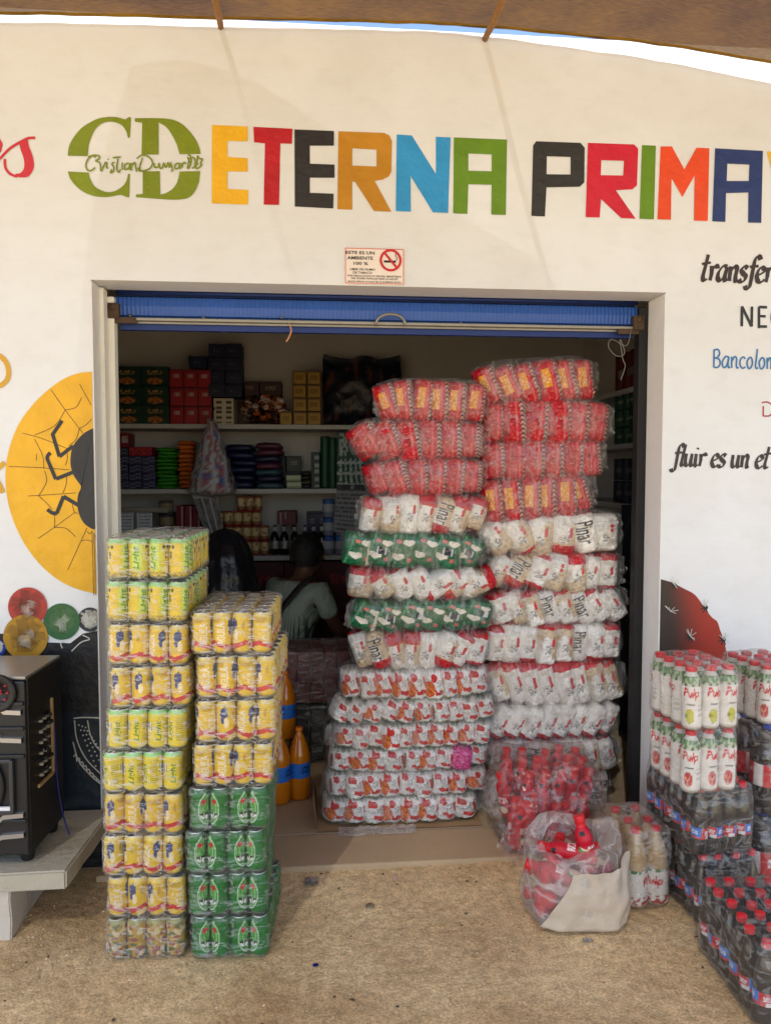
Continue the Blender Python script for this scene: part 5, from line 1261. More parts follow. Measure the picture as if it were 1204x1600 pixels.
def box_stack(name, cat, label, x0, x1, y0, ncol, nrow, z, paint, group, Y=YIT, D=.18, gap=.002, holes=(), seed=0, side=True):
    """ncol x nrow cartons between pixel columns x0..x1, top at pixel y0, standing on height z"""
    a, b, t = at(x0, 640, Y), at(x1, 640, Y), at((x0+x1)/2, y0, Y)
    W, H = (b.x-a.x)/ncol, (t.z-z)/nrow; me = paint_box(name, W-gap, D, H-gap, paint); rr = random.Random(seed+int(x0))
    cw = ['left', 'right'] if ncol == 2 else ['left', 'middle', 'right'] if ncol == 3 else ['']
    for j in range(nrow):
        for i in range(ncol):
            if (i, j) in holes: continue
            pos = (('%s row' % ('top' if j == nrow-1 and nrow > 1 else RW[j])) if nrow > 1 else '')+(', %s one' % cw[i] if ncol > 1 and cw[i] else '')
            o = inst(name, me, None, (a.x+(i+.5)*W+rr.uniform(-.002, .002), Y+D/2+rr.uniform(-.008, .008), z+j*H+.001), (0, 0, R(rr.uniform(-2, 2))))
            tag(o, label+((', '+pos) if pos else ''), cat, group)
def p_biscuit(u, v):
    if marks(u, v, .2, .8, .56, .82, .5): return lin(196, 150, 80)
    if v < .42 and (u-.5)**2/.10+(v-.22)**2/.03 < 1: return lin(190, 120, 50) if nz(u*9, v*9, 2) > -.1 else lin(128, 70, 30)
    return lin(20, 56, 40) if nz(u*4, v*4) > -.2 else lin(14, 40, 30)
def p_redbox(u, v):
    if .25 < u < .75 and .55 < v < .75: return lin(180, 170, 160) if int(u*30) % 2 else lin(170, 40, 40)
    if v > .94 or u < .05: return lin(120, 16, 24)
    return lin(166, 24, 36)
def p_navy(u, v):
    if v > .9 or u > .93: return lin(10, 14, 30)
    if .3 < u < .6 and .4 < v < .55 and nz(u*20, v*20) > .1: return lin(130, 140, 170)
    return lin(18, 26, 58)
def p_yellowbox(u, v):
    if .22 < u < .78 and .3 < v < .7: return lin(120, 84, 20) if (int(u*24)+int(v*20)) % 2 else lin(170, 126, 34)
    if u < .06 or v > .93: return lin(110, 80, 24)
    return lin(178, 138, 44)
def p_cans(u, v):
    k = (u*1.0)
    return lin(150, 40, 40) if v > .88 or v < .08 else (lin(206, 176, 122) if nz(u*6, v*8, 3) > -.2 else lin(150, 110, 70))
Gx = 'boxes on the top shelf'
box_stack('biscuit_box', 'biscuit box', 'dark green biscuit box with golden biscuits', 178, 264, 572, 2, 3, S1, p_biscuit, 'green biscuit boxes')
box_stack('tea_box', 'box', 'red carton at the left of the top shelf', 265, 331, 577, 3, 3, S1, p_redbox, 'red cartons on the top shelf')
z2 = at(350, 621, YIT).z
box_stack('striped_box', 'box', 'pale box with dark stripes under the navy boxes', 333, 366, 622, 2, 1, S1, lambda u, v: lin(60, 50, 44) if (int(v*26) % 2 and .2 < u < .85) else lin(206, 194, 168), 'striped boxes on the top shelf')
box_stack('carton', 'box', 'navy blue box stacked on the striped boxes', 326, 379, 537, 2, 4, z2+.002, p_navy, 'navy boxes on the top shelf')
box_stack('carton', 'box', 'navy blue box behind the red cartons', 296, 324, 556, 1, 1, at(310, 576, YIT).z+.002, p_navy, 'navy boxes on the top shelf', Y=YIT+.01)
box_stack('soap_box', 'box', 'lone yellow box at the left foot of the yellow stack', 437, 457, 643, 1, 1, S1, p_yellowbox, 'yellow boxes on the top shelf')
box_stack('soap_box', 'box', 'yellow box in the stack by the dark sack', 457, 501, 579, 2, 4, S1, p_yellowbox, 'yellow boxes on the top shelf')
def pile(name, label, cat, x0, x1, y0, z, n, cols, Y=YIT, seed=0, flat=.4, D=.22, parts='packet', sx=.05, sz=.03):
    """heap of soft packets: one thing whose packets are parts"""
    rr = random.Random(seed); a, b, t = at(x0, 640, Y), at(x1, 640, Y), at((x0+x1)/2, y0, Y); W, H = b.x-a.x, t.z-z
    th = thing(name, label, cat, ((a.x+b.x)/2, Y+D/2, z), (0, 0, 0))
    for i in range(n):
        u = rr.uniform(-.42, .42); k = rr.random(); zz = k*(1-1.2*u*u)*(H-sz*2)
        mb = MB(); c = rr.choice(cols); c2 = rr.choice(cols)
        mb.grid(lambda p, q: (sx*math.cos(q*math.pi-math.pi/2)**.5*math.cos(p*6.2832), .06*math.cos(q*math.pi-math.pi/2)**.5*math.sin(p*6.2832), sz*math.sin(q*math.pi-math.pi/2)+.006*nz(p*9, q*9, i)), 14, 8, 0, lambda p, q: c if nz(p*5, q*5, i) > -.05 else c2)
        mb.build(parts, PKM, th, (u*W*.9, -D/2+.06+rr.uniform(0, .06), sz+zz), (rr.uniform(-.4, .4), rr.uniform(-.5, .5), rr.uniform(-.6, .6)))
    return th
pile('snack_pile', 'heap of shiny brown and orange snack packets between the navy and yellow boxes', 'snacks', 369, 455, 614, S1, 46, [lin(120, 60, 24), lin(70, 30, 30), lin(176, 90, 40), lin(60, 24, 20), lin(200, 190, 180)], seed=3, sx=.032, sz=.02)
def flat_pile(name, label, cat, x0, x1, y0, z, n, cols, Y=YIT, seed=0, D=.2, jit=.006):
    rr = random.Random(seed); a, b, t = at(x0, 640, Y), at(x1, 640, Y), at((x0+x1)/2, y0, Y); W, H = b.x-a.x, (t.z-z)/n
    th = thing(name, label, cat, ((a.x+b.x)/2, Y+D/2, z), (0, 0, 0))
    for i in range(n):
        c = cols[i % len(cols)] if len(cols) < 4 else rr.choice(cols); c2 = tuple(x*.7 for x in c)
        mb = MB(); e = .45
        mb.grid(lambda p, q: ((W/2)*(1-.04*math.cos(q*9))*math.copysign(abs(math.cos(p*6.2832))**e, math.cos(p*6.2832))*math.cos((q-.5)*math.pi)**.35, (D/2)*math.copysign(abs(math.sin(p*6.2832))**e, math.sin(p*6.2832))*math.cos((q-.5)*math.pi)**.35, H*.55*math.sin((q-.5)*math.pi)+.1*H*nz(p*9, q*5, i)), 28, 8, 0, lambda p, q: c if nz(p*8, q*6, i) > -.2 else c2)
        mb.build('packet', PKM, th, (rr.uniform(-jit, jit), rr.uniform(-jit, jit), H*(i+.5)), (rr.uniform(-.03, .03), rr.uniform(-.04, .04), rr.uniform(-.06, .06)))
    return th
# dark sack with pointed corners
a, b = at(507, 660, YIT), at(628, 660, YIT); W = b.x-a.x; zt_ = at(560, 556, YIT).z; H = zt_-S1
mb = MB(); mb.grid(lambda u, v: ((u-.5)*W*(1+.05*math.sin(v*3))+.01*nz(u*5, v*5), .10-.09*math.sin(u*math.pi)**.5*math.sin(min(1, v*1.1)*math.pi)**.5+.015*nz(u*7, v*7, 2), v*H*(1+.07*abs(2*u-1)**3-.05*math.sin(u*9))), 40, 24, 0, lambda u, v: lin(16, 20, 36) if nz(u*13, v*4, 3) < .28 else lin(88, 50, 34))
k0 = len(mb.f); mb.grid(lambda u, v: ((u-.5)*W, .11, v*H*(1+.07*abs(2*u-1)**3)), 10, 6, 0, lambda u, v: lin(16, 20, 36)); mb.f[k0:] = [f[::-1] for f in mb.f[k0:]]
tag(mb.build('sack', PKM, None, ((a.x+b.x)/2, YIT+.05, S1+.001)), 'dark navy sack with pointed corners and brown print on the top shelf', 'sack')
# middle shelf
box_stack('tin', 'tin', 'purple tin in the block on the middle shelf', 179, 241, 700, 3, 5, S2, lambda u, v: lin(120, 118, 140) if abs((v*2+.35*math.sin(u*6.3)) % 1-.5) < .14 else lin(52, 50, 78), 'purple tins on the middle shelf', holes=((1, 4), (2, 4)))
ztin = at(220, 713, YIT).z
box_stack('carton', 'box', 'red carton lying on the purple tins', 201, 238, 698, 1, 1, S2+(at(210, 700, YIT).z-S2)*.8+.002, lambda u, v: lin(150, 26, 36) if nz(u*8, v*8) > -.3 else lin(210, 90, 80), 'red cartons on the middle shelf')
box_stack('carton', 'box', 'dark red carton with white print at the left end of the middle shelf', 177, 200, 676, 1, 1, at(188, 700, YIT).z+.002, lambda u, v: lin(190, 180, 180) if u > .5 and .3 < v < .8 and nz(u*16, v*16) > -.1 else lin(130, 22, 34), 'red cartons on the middle shelf')
flat_pile('packet_pile', 'pile of bright green packets on the middle shelf', 'packets', 241, 275, 699, S2, 11, [lin(50, 140, 30), lin(64, 152, 40)], seed=1)
flat_pile('packet_pile', 'pile of orange packets on the middle shelf', 'packets', 275, 303, 688, S2, 11, [lin(206, 100, 24), lin(220, 116, 34)], seed=2)
flat_pile('packet_pile', 'pile of navy blue packets on the middle shelf', 'packets', 352, 400, 694, S2, 6, [lin(20, 30, 74), lin(16, 24, 60)], seed=4, jit=.02)
flat_pile('packet_pile', 'pile of dark multicoloured packets on the middle shelf', 'packets', 397, 441, 692, S2, 7, [lin(40, 40, 70), lin(90, 40, 60), lin(50, 80, 90), lin(36, 34, 50)], seed=5, jit=.012)
box_stack('soap_box', 'box', 'small pale green box on the middle shelf', 446, 470, 742, 1, 2, S2, lambda u, v: lin(186, 196, 160) if v > .3 else lin(140, 150, 110), 'pale green boxes on the middle shelf')
flat_pile('packet_pile', 'low pile of dark packets beside the pale green boxes', 'packets', 468, 486, 736, S2, 4, [lin(50, 46, 44), lin(90, 80, 64), lin(60, 56, 50)], seed=6)
box_stack('jar', 'jar', 'grey green ribbed jar column beside the dark green bottles', 486, 500, 706, 1, 1, S2, lambda u, v: lin(150, 160, 146) if int(v*26) % 2 and u > .4 else lin(34, 50, 44), 'jars on the middle shelf')
def lathe_item(name, label, cat, px, y0, z, prof, paint, m, group, Y=YIT+.05, n=24):
    t = at(px, y0, Y); H = t.z-z; mb = MB(); mb.lathe([(r, h*H) for r, h in prof], n, 0, (lambda u, zz: paint(u, zz/H)) if paint else None)
    return tag(mb.build(name, m, None, (t.x, Y, z+.001)), label, cat, group)
CYL = [(.9, 0), (1, .02)]+[(1, .02+.94*i/22) for i in range(1, 23)]+[(.92, 1), (0, 1)]
def cyl(r): return [(r*a, b) for a, b in CYL]
DGB = solid('dark_green_glass', lin(24, 60, 40), .2, .2, 8)
BP = [(1, 0), (1.05, .02), (1.05, .55), (.8, .68), (.45, .78), (.4, .95), (.45, .96), (.45, 1), (0, 1)]
lathe_item('bottle', 'tall dark green bottle on the middle shelf, left one of the pair', 'bottle', 508, 682, S2, [(r*.036, h) for r, h in cyl(1)], lambda u, v: lin(24, 62, 44) if int(u*9) % 2 else lin(36, 84, 60), PBOX, 'green bottles on the middle shelf')
lathe_item('bottle', 'tall dark green bottle on the middle shelf, right one of the pair', 'bottle', 520, 684, S2, [(r*.034, h) for r, h in cyl(1)], lambda u, v: lin(24, 62, 44) if int(u*9) % 2 else lin(36, 84, 60), PBOX, 'green bottles on the middle shelf')
# hanging strips
def sheet(name, label, cat, corners, Y, paint, nu=30, nv=40, wob=.004):
    """thin hanging sheet with thickness; corners in photo px: tl,tr,br,bl"""
    P = [at(*c, Y) for c in corners]; mb = MB()
    f = lambda dy: (lambda u, v: tuple((P[3].lerp(P[2], u)).lerp(P[0].lerp(P[1], u), v)+Vector((0, dy+wob*nz(u*3, v*3, corners[0][0]), 0))))
    mb.grid(f(0), nu, nv, 0, paint); k0 = len(mb.f); mb.grid(f(.002), nu, nv, 0, lambda u, v: lin(150, 146, 140)); mb.f[k0:] = [q[::-1] for q in mb.f[k0:]]
    return tag(mb.build(name, PBOX), label, cat)
sheet('poster', 'dark green poster with white bottle drawing hanging from the top shelf', 'poster', ((527, 675), (563, 672), (572, 757), (526, 757)), YSH-.03,
      lambda u, v: lin(170, 180, 170) if ((abs(u-.25) < .16 and abs(v-.75) < .2 and nz(u*14, v*14) > -.1) or (v < .48 and (int(u*11) % 2 or int(v*20) % 4 == 0) and nz(u*30, v*30, 2) > -.15)) else lin(24, 62, 48))
sheet('price_list', 'grey printed sheet hanging below the dark green poster', 'notice', ((526, 757), (575, 757), (568, 836), (520, 830)), YSH-.04,
      lambda u, v: lin(40, 40, 44) if v > .88 and abs(u-.5) > .04 else (lin(80, 80, 84) if int(v*22) % 2 and nz(u*20, int(v*22)) > -.2 else lin(140, 140, 142)))
# bag of sachets on a hook
def p_sachet(u, v):
    k = nz(u*16, v*9, 1)
    if abs((u*9) % 1-.5) > .42: return lin(190, 188, 190)
    return lin(40, 70, 160) if k > .22 else lin(170, 40, 50) if k > -.05 else lin(206, 200, 200) if k > -.25 else lin(90, 24, 34)
tb = thing('sachet_bag', 'bulging clear bag of red and blue sachets hanging in front of the shelves', 'bag of sachets', at(332, 775, YSH-.16))
pr = at(332, 668, YSH-.16)-at(332, 775, YSH-.16)
mb = MB(); mb.grid(lambda u, v: ((.140*min(1, (v+1e-6)/.05)**.5*(1-.88*v**1.5))*(1+.08*math.sin(u*50))*math.cos(u*6.2832)+.02*nz(u*5, v*6), .10*min(1, (v+1e-6)/.05)**.5*(1-.88*v**1.5)*math.sin(u*6.2832), v*.50), 36, 30, 0, p_sachet)
mb.build('sachets', PKM, tb)
mb = MB(); mb.grid(lambda u, v: ((.156*min(1, (v+1e-6)/.05)**.5*(1-.90*v**1.5))*(1+.05*math.sin(u*63))*math.cos(u*6.2832)+.022*nz(u*7, v*8), .112*min(1, (v+1e-6)/.05)**.5*(1-.90*v**1.5)*math.sin(u*6.2832), -.01+v*.53), 40, 30)
mb.build('bag', film('sachet_film', (.93, .93, .95), .05, .35, .3, 14, (3, 3, 1)), tb)
mb = MB(); mb.tube([(0, 0, .50), (.004, .05, .58), (0, .145, .60)], .006, 6); mb.build('string', DARKM, tb)
sheet('sachet_strip', 'grey clear strip of sachets hanging under the sachet bag', 'sachet strip', ((299, 770), (338, 768), (350, 832), (322, 836)), YSH-.12, lambda u, v: lin(176, 174, 176) if (v > .85 or abs((u*3) % 1-.5) > .4) else lin(120, 112, 110) if nz(u*6, v*6) > -.1 else lin(90, 84, 84))
# lower shelf
for i, (px, lab) in enumerate(((197, 'white price sheet leaning at the left end of the lower shelf'), (226, 'second white price sheet on the lower shelf'))):
    sheet('price_sheet', lab, 'notice', ((px-12, 800), (px+12, 800), (px+11, 868), (px-12, 868)), YSH+.0, lambda u, v: lin(120, 120, 120) if int(v*26) % 2 and .1 < u < .9 and nz(u*18, int(v*26)) > -.1 else lin(224, 226, 232), wob=.002)
mb = MB(); a, b = at(176, 796, YSH-.02), at(262, 797, YSH-.02); mb.tube([a, a.lerp(b, .5), b], .018, 12); tag(mb.build('paper_roll', solid('roll_paper', lin(170, 160, 144), .6)), 'pale grey paper roll lying above the price sheets', 'paper roll')
for j in range(4): lathe_item('food_can', 'tan food can, %s of the small column by the paper roll' % ('lowest', 'second', 'third', 'topmost')[j], 'food can', 260, 782+(3-j)*21.5, S3+j*(at(260, 782, YIT+.05).z-S3)/4 if j else S3, cyl(.05), lambda u, v: lin(150, 130, 96) if .2 < v < .8 else lin(90, 84, 76), PBOX, 'food cans on the lower shelf') if False else None
ht = (at(260, 782, YIT+.05).z-S3)/4
for j in range(4):
    mb = MB(); mb.lathe([(.05*a, b*(ht-.002)) for a, b in CYL], 24, 0, lambda u, zz: lin(160, 138, 100) if .2 < zz/ht < .8 else lin(84, 80, 74)); p = at(260, 800, YIT+.05)
    tag(mb.build('food_can', PBOX, None, (p.x, YIT+.05, S3+.001+j*ht)), 'tan food can, %s of the small column by the paper roll' % ('lowest', 'second', 'third', 'topmost')[j], 'food can', 'food cans on the lower shelf')
box_stack('carton', 'box', 'dark red packet with pale lines on the lower shelf', 274, 312, 790, 3, 1, S3, lambda u, v: lin(190, 170, 160) if abs(u-.8) < .08 else lin(124, 24, 36), 'dark red packets on the lower shelf')
canp = lambda u, v: lin(206, 180, 130) if .3 < v < .82 and nz(u*9, v*5) > -.25 else lin(136, 96, 56) if v > .1 and v < .9 else lin(150, 36, 36)
pz = at(385, 775, YIT+.04); nrows = 4; hh = (pz.z-S3)/nrows
for r, (x0, x1) in enumerate(((350, 420), (350, 420), (335, 408), (370, 410))):
    nn = int(round((x1-x0)/13.5)); a, b = at(x0, 800, YIT+.04), at(x1, 800, YIT+.04); rad = (b.x-a.x)/nn/2*.97
    mb = MB(); mb.lathe([(rad*q, w_*(hh-.003)) for q, w_ in CYL], 24, 0, lambda u, zz: canp(u, zz/hh)); me = mb.mesh('food_can', PBOX)
    for i in range(nn):
        o = inst('food_can', me, None, (a.x+(i+.5)*(b.x-a.x)/nn, YIT+.05, S3+.001+r*hh), (0, 0, i*1.3))
        tag(o, 'cream food can in the big block, %s row, %s from the left' % (('bottom', 'second', 'third', 'top')[r], ('first', 'second', 'third', 'fourth', 'fifth', 'sixth')[min(i, 5)]), 'food can', 'food cans on the lower shelf')
BEER = solid('brown_bottle', lin(30, 20, 16), .15, .2, 10)
for i, px in enumerate((429, 444, 460, 476, 490, 503)):
    o = lathe_item('beer_bottle', 'dark beer bottle on the lower shelf, %s in the row' % ('first', 'second', 'third', 'fourth', 'fifth', 'sixth')[i], 'bottle', px, 821, S3, [(.031*r, h) for r, h in BP], None, BEER, 'beer bottles on the lower shelf')
    mb = MB(); Hb = at(px, 821, YIT+.05).z-S3; mb.lathe([(.0332, .2*Hb), (.0334, .22*Hb), (.0334, .46*Hb), (.0332, .48*Hb)], 24, 0, lambda u, z: lin(190, 186, 176) if int(u*7) % 2 else lin(120, 116, 110)); mb.build('label', PBOX, o)
    mb = MB(); mb.lathe([(.0145, .80*Hb), (.0136, .97*Hb)], 16, 0, lambda u, z: lin(190, 190, 186)); mb.build('neck_foil', PBOX, o)
box_stack('carton', 'box', 'small dark red carton on top of the beer bottles', 432, 462, 799, 1, 1, at(440, 820, YIT).z, lambda u, v: lin(150, 130, 130) if .1 < u < .2 or (.4 < u < .5 and v > .4) else lin(100, 20, 30), 'dark red packets on the lower shelf')
hb = (at(515, 779, YIT+.04).z-S3)/3
for i, px in enumerate((513, 532)):
    for j in range(3 if i == 0 else 2):
        mb = MB(); mb.lathe([(.042*a, b*(hb-.003)) for a, b in CYL], 24, 0, lambda u, zz: lin(60, 96, 160) if zz/hb > .72 else lin(170, 172, 178) if .3 < zz/hb else lin(120, 124, 140)); p = at(px, 800, YIT+.05)
        tag(mb.build('milk_tin', PBOX, None, (p.x, YIT+.05, S3+.001+j*hb)), 'blue and grey tin at the right end of the lower shelf, %s column, %s' % (('left', 'right')[i], ('bottom', 'middle', 'top')[j]), 'tin', 'blue tins on the lower shelf')
for (x0, x1, yt, nc, nr, zz_, c_, nm_, sh_) in ((268, 346, 800, 3, 3, S3, (96, 60, 44), 'brown', 'lower'), (398, 470, 712, 3, 2, S2, (60, 66, 60), 'grey green', 'middle'), (372, 440, 596, 2, 3, S1, (74, 40, 34), 'dark brown', 'top'), (478, 512, 800, 2, 2, S3, (70, 64, 84), 'dull violet', 'lower')):
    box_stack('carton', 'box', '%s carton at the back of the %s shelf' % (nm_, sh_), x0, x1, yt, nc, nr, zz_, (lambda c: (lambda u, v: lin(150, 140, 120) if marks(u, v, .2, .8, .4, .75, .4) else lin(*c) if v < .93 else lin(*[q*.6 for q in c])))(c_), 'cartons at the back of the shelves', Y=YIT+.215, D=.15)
# goods standing below the lower shelf, on the floor against the back wall
zf = .0205
box_stack('crate', 'crate', 'dark red carton on the floor under the lower shelf', 380, 560, 878, 3, 3, zf, lambda u, v: lin(150, 40, 40) if .2 < u < .8 and .4 < v < .7 and nz(u*12, v*6) > 0 else lin(84, 22, 28), 'dark cartons under the shelf', Y=YIT+.02, D=.3)
# shelves and goods along the right wall
for k, py in enumerate((598, 690, 790)):
    z = at(975, py, 1.0).z; mb = MB(); mb.box((XI1-.16, 1.45, z-.014), (.31, 1.6, .028), .003)
    tag(mb.build('side_shelf', SHELF), 'dim side shelf on the right wall, %s' % ('upper', 'middle', 'lower')[k], 'shelf', 'side shelves')
    hgt = (.22, .30, .26)[k]
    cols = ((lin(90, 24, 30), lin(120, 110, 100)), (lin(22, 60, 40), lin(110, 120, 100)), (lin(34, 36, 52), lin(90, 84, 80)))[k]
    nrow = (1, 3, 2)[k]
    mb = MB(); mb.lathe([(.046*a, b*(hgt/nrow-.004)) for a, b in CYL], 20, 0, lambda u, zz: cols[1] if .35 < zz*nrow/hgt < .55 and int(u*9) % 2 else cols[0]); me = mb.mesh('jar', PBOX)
    for r in range(nrow):
        for i in range(8):
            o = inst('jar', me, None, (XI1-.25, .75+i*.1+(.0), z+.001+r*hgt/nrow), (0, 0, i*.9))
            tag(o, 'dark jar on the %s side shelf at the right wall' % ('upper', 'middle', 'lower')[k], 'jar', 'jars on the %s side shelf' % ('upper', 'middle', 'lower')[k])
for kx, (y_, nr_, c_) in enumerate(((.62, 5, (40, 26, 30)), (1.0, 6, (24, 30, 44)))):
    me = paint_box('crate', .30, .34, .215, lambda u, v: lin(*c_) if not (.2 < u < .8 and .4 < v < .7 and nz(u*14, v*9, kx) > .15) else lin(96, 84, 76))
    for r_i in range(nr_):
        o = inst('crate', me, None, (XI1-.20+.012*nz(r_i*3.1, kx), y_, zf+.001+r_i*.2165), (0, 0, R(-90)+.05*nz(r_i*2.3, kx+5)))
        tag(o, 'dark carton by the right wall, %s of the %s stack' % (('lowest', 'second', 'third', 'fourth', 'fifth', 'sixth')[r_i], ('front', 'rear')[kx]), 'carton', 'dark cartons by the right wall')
# orange soda bottles and wrapped packs on the floor
for i, (px, Yo) in enumerate(((468, .50), (437, .46))):
    p = at(px, 1258, Yo); o = bottle('orange', None, (p.x, Yo, .021), (0, 0, -1.9+i*.4), 'soda_bottle')
    tag(o, ('orange soda bottle with blue label on the floor, the one fully in view', 'orange soda bottle with blue label half hidden by the right can stack')[i], 'bottle', 'orange soda bottles')
p = at(441, 1100, .62)
bx_ = box_stack('carton', 'box', 'brown carton on the floor behind the orange soda', 415, 448, 1165, 1, 1, zf, lambda u, v: lin(110, 84, 56), 'cartons on the floor', Y=.62, D=.22)
o = bottle('orange', None, (at(446, 1100, .72).x, .72, at(430, 1165, .62).z+.002), (0, 0, -1.2), 'soda_bottle'); tag(o, 'orange soda bottle standing on the brown carton', 'bottle', 'orange soda bottles')
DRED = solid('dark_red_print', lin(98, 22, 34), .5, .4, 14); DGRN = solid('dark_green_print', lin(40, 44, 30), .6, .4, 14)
FDK = film('dark_wrap', (.9, .86, .86), .03, .25, .3, 9, (1, 1, 3))
pz_ = .9
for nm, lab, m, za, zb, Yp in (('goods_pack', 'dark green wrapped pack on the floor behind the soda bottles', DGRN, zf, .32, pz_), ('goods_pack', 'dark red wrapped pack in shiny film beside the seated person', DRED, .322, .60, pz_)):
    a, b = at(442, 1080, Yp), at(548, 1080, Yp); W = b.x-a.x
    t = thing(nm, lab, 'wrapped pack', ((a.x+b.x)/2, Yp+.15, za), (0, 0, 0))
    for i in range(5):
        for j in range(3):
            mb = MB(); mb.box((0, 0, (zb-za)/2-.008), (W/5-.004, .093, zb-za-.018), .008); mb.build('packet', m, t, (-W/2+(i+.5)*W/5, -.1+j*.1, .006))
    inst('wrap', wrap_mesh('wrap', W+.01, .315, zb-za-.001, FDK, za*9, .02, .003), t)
# black rubbish bag resting on cartons behind the can stacks
Yb = 1.05
box_stack('carton', 'box', 'plain brown carton under the black bag', 318, 392, 950, 1, 3, zf, lambda u, v: lin(120, 92, 62), 'cartons under the black bag', Y=Yb, D=.3)
p = at(347, 935, Yb); ztb = at(352, 952, Yb).z; r_ = (at(400, 880, Yb).x-at(292, 880, Yb).x)/2; Hb = at(350, 832, Yb).z-ztb
mb = MB(); mb.grid(lambda u, v: (r_*min(1, (v/.05)**.5)*max(0, 1-v**2.6)**.5*math.cos(u*6.2832)*(1+.10*nz(math.cos(u*6.2832)*2, math.sin(u*6.2832)*2, v*3)+.05*math.sin(u*75+v*3)*v), r_*min(1, (v/.05)**.5)*max(0, 1-v**2.6)**.5*math.sin(u*6.2832)*(1+.1*nz(u*7, v*5, 3)+.05*math.sin(u*75+v*3)*v), Hb*(v-.06*math.sin(v*math.pi)+.03*nz(u*6, v*9, 7)*math.sin(v*math.pi))), 56, 36)
tag(mb.build('rubbish_bag', solid('black_plastic', lin(24, 25, 30), .26, .1, 8, .9, 16), None, (p.x, Yb+.16, ztb+.012)), 'bulging black plastic bag behind the can stacks', 'bag')

# ------------------------------------------------------------------ person sitting with back to the door
def skin_obj(name, V, E, m, parent, sub=2, root=0):
    me = bpy.data.meshes.new(name); me.from_pydata([v[:3] for v in V], E, []); me.materials.append(m)
    o = bpy.data.objects.new(name, me); COL.objects.link(o); o.parent = parent
    o.modifiers.new('Skin', 'SKIN')
    for i, v in enumerate(V):
        r = v[3]; me.skin_vertices[0].data[i].radius = (r, r) if not isinstance(r, tuple) else r
        me.skin_vertices[0].data[i].use_root = (i == root)
    s = o.modifiers.new('Sub', 'SUBSURF'); s.levels = sub; s.render_levels = sub
    o.modifiers['Skin'].use_smooth_shade = True
    dg = bpy.context.evaluated_depsgraph_get(); m2 = bpy.data.meshes.new_from_object(o.evaluated_get(dg)); m2.name = name
    o.modifiers.clear(); o.data = m2
    for pl in m2.polygons: pl.use_smooth = True
    return o
YP = 1.42; pc = at(447, 960, YP)
SKINM = solid('skin', lin(92, 60, 44), .5, .08, 20, .1, 200); TROU = solid('trousers', lin(34, 36, 44), .8, .1, 20); HAIRM = solid('black_hair', lin(16, 14, 13), .6, .2, 60, .5, 160)
def shirt_mat():
    m = bpy.data.materials.new('shirt'); n, l, p, o = nodes(m); tc = n.new('ShaderNodeTexCoord'); wv = n.new('ShaderNodeTexWave'); wv.bands_direction = 'X'; wv.inputs['Scale'].default_value = 22; wv.inputs['Distortion'].default_value = 1.5
    l.new(tc.outputs['Object'], wv.inputs['Vector']); r = n.new('ShaderNodeValToRGB'); e = r.color_ramp.elements; e[0].position = .12; e[0].color = (*lin(56, 70, 64), 1); e[1].position = .4; e[1].color = (*lin(140, 154, 138), 1)
    sx = n.new('ShaderNodeSeparateXYZ'); l.new(tc.outputs['Object'], sx.inputs[0]); mr = n.new('ShaderNodeMapRange'); mr.inputs[1].default_value = .60; mr.inputs[2].default_value = .70; l.new(sx.outputs['Z'], mr.inputs[0])
    mx = n.new('ShaderNodeMix'); mx.data_type = 'RGBA'; mx.inputs[7].default_value = (*lin(142, 154, 142), 1); l.new(mr.outputs[0], mx.inputs[0]); l.new(wv.outputs['Fac'], r.inputs[0]); l.new(r.outputs[0], mx.inputs[6])
    l.new(mx.outputs[2], p.inputs['Base Color']); p.inputs['Roughness'].default_value = .85
    nn = n.new('ShaderNodeTexNoise'); nn.inputs['Scale'].default_value = 9; nn.inputs['Distortion'].default_value = 1.5; l.new(tc.outputs['Object'], nn.inputs['Vector'])
    bu = n.new('ShaderNodeBump'); bu.inputs['Strength'].default_value = .9; bu.inputs['Distance'].default_value = .03; l.new(nn.outputs['Fac'], bu.inputs['Height']); l.new(bu.outputs[0], p.inputs['Normal']); return m
SHIRT = shirt_mat()
pe = thing('person', 'person in pale green shirt with dark shoulder strap, seated with back to the door', 'person', (pc.x, YP, .02), (0, 0, R(-38)))
dz = -.02
V = [(0, 0, .40, .13), (0, .02, .52, .125), (0, .05, .64, .13), (0, .09, .75, .125), (0, .13, .83, .07), (0, .165, .885, .052), (0, .19, .945, .068), (0, .205, 1.0, .084), (0, .215, 1.05, .076), (0, .285, .965, .03), (0, .30, .985, .014),   # 0-10 torso, neck, skull, chin, nose
     (.165, .11, .80, .058), (.215, .13, .66, .045), (.205, .26, .52, .036), (.15, .40, .53, .026), (.135, .44, .53, .024),       # 11-15 arm +
     (-.165, .11, .80, .058), (-.215, .13, .66, .045), (-.205, .26, .52, .036), (-.15, .40, .53, .026), (-.135, .44, .53, .024),   # 16-20 arm -
     (.10, .03, .38, .085), (.16, .36, .40, .06), (.16, .36, .10, .04), (.165, .45, .035, .03), (.17, .53, .025, .022),
     (-.10, .03, .38, .085), (-.16, .36, .40, .06), (-.16, .36, .10, .04), (-.165, .45, .035, .03), (-.17, .53, .025, .022),
     (.085, .21, .99, .015), (-.085, .21, .99, .015)]
E = [(0, 1), (1, 2), (2, 3), (3, 4), (4, 5), (5, 6), (6, 7), (7, 8), (6, 9), (9, 10), (3, 11), (11, 12), (12, 13), (13, 14), (14, 15), (3, 16), (16, 17), (17, 18), (18, 19), (19, 20), (0, 21), (21, 22), (22, 23), (23, 24), (24, 25), (0, 26), (26, 27), (27, 28), (28, 29), (29, 30), (7, 31), (7, 32)]
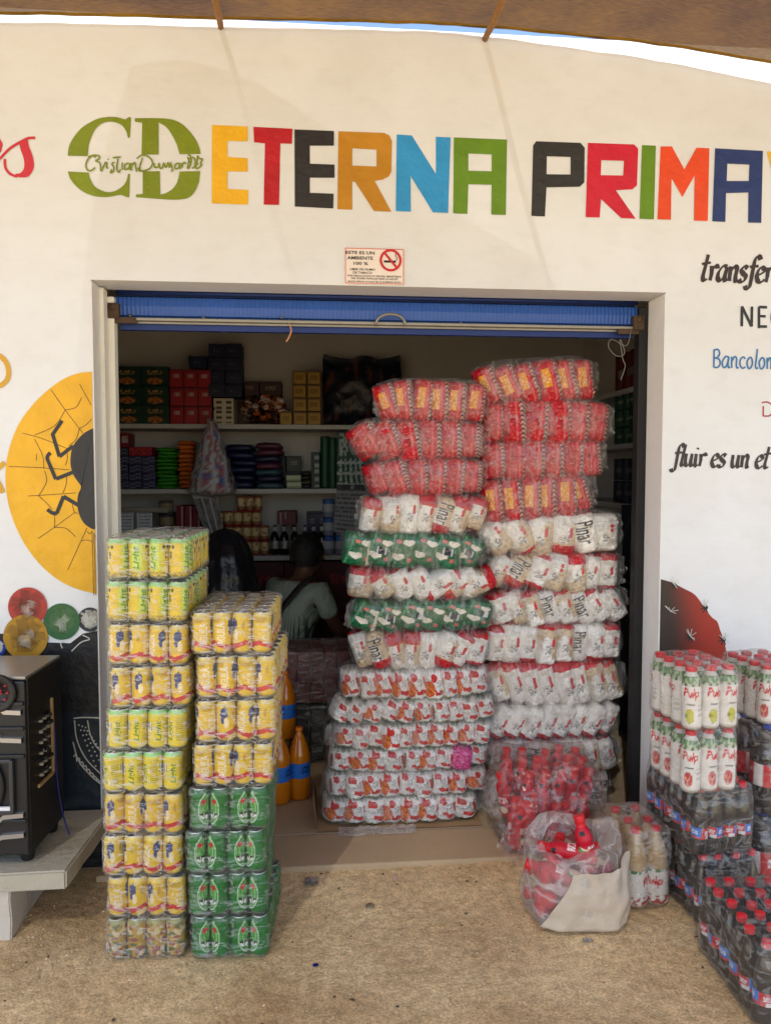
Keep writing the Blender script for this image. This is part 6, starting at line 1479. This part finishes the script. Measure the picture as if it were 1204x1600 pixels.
for sg, wv_ in ((1, 15), (-1, 20)):
    bxp = V[wv_]
    for k, (dx, dy, ln_) in enumerate(((-.022, .03, .9), (-.008, .036, 1.0), (.007, .034, .95), (.02, .028, .8))):
        i0 = len(V); V += [(bxp[0]+dx, bxp[1]+dy, bxp[2], .009), (bxp[0]+dx*1.1, bxp[1]+dy+.028*ln_, bxp[2]-.008, .008), (bxp[0]+dx*1.1, bxp[1]+dy+.045*ln_, bxp[2]-.028, .007)]
        E += [(wv_, i0), (i0, i0+1), (i0+1, i0+2)]
    i0 = len(V); V += [(bxp[0]-sg*.03, bxp[1]+.008, bxp[2], .010), (bxp[0]-sg*.045, bxp[1]+.03, bxp[2]-.012, .008)]; E += [(wv_, i0), (i0, i0+1)]
skin_obj('body', V, E, SKINM, pe)
V = [(0, 0, .42, .142), (0, .02, .53, .138), (0, .05, .64, .145), (0, .09, .745, .14), (0, .128, .815, .085), (.165, .11, .80, .072), (.205, .125, .70, .062), (.216, .13, .64, .060), (-.165, .11, .80, .072), (-.205, .125, .70, .062), (-.216, .13, .64, .060)]
skin_obj('shirt', V, [(0, 1), (1, 2), (2, 3), (3, 4), (3, 5), (5, 6), (6, 7), (3, 8), (8, 9), (9, 10)], SHIRT, pe)
V = [(0, 0, .395, .15), (.10, .03, .385, .10), (.16, .36, .405, .075), (.16, .355, .13, .056), (-.10, .03, .385, .10), (-.16, .36, .405, .075), (-.16, .355, .13, .056)]
skin_obj('trousers', V, [(0, 1), (1, 2), (2, 3), (0, 4), (4, 5), (5, 6)], TROU, pe)
mb = MB(); mb.grid(lambda u, v: (.096*math.sin(v*2.0)*math.cos(u*6.2832)*(1+.10*nz(u*24, v*24)), .200+.106*math.sin(v*2.0)*math.sin(u*6.2832)*(1+.05*nz(u*20, v*20, 2))-.01, 1.005+.118*math.cos(v*2.0)+.006*nz(u*24, v*30)-(.05*max(0, v-.5) if math.sin(u*6.2832) < 0 else -.06*max(0, v-.5))), 40, 20)
mb.build('hair', HAIRM, pe)
mb = MB(); pts = smooth_pts([(-.13, .02, .46), (-.08, -.075, .56), (.0, -.065, .66), (.07, -.02, .76), (.115, .05, .845), (.13, .13, .87), (.12, .2, .83)], 6)
vs = []; 
for i, p in enumerate(pts): d = (pts[min(i+1, len(pts)-1)]-pts[max(i-1, 0)]).normalized(); nn = d.cross(Vector((0, -1, .3))).normalized(); vs += [p+nn*.018+Vector((0, -.035, .012)), p-nn*.018+Vector((0, -.035, .012)), p+nn*.018+Vector((0, -.03, .008)), p-nn*.018+Vector((0, -.03, .008))]
mb.add(vs, [q for i in range(len(pts)-1) for q in ((4*i, 4*i+4, 4*i+5, 4*i+1), (4*i+2, 4*i+3, 4*i+7, 4*i+6), (4*i, 4*i+2, 4*i+6, 4*i+4), (4*i+1, 4*i+5, 4*i+7, 4*i+3))], 0, True); mb.build('shoulder_strap', solid('dark_strap', lin(34, 28, 26), .7), pe)
stl = thing('stool', 'low wooden stool under the seated person', 'stool', (pc.x, YP, .02), (0, 0, R(-24)))
mb = MB(); mb.box((0, .02, .262), (.30, .28, .03), .01); mb.build('seat', WOOD, stl)
for x in (-.11, .11):
    for y in (-.08, .12): mb = MB(); mb.tube([(x*1.15, y*1.1+.0, .001), (x, y, .248)], .016, 10); mb.build('leg', WOOD, stl)
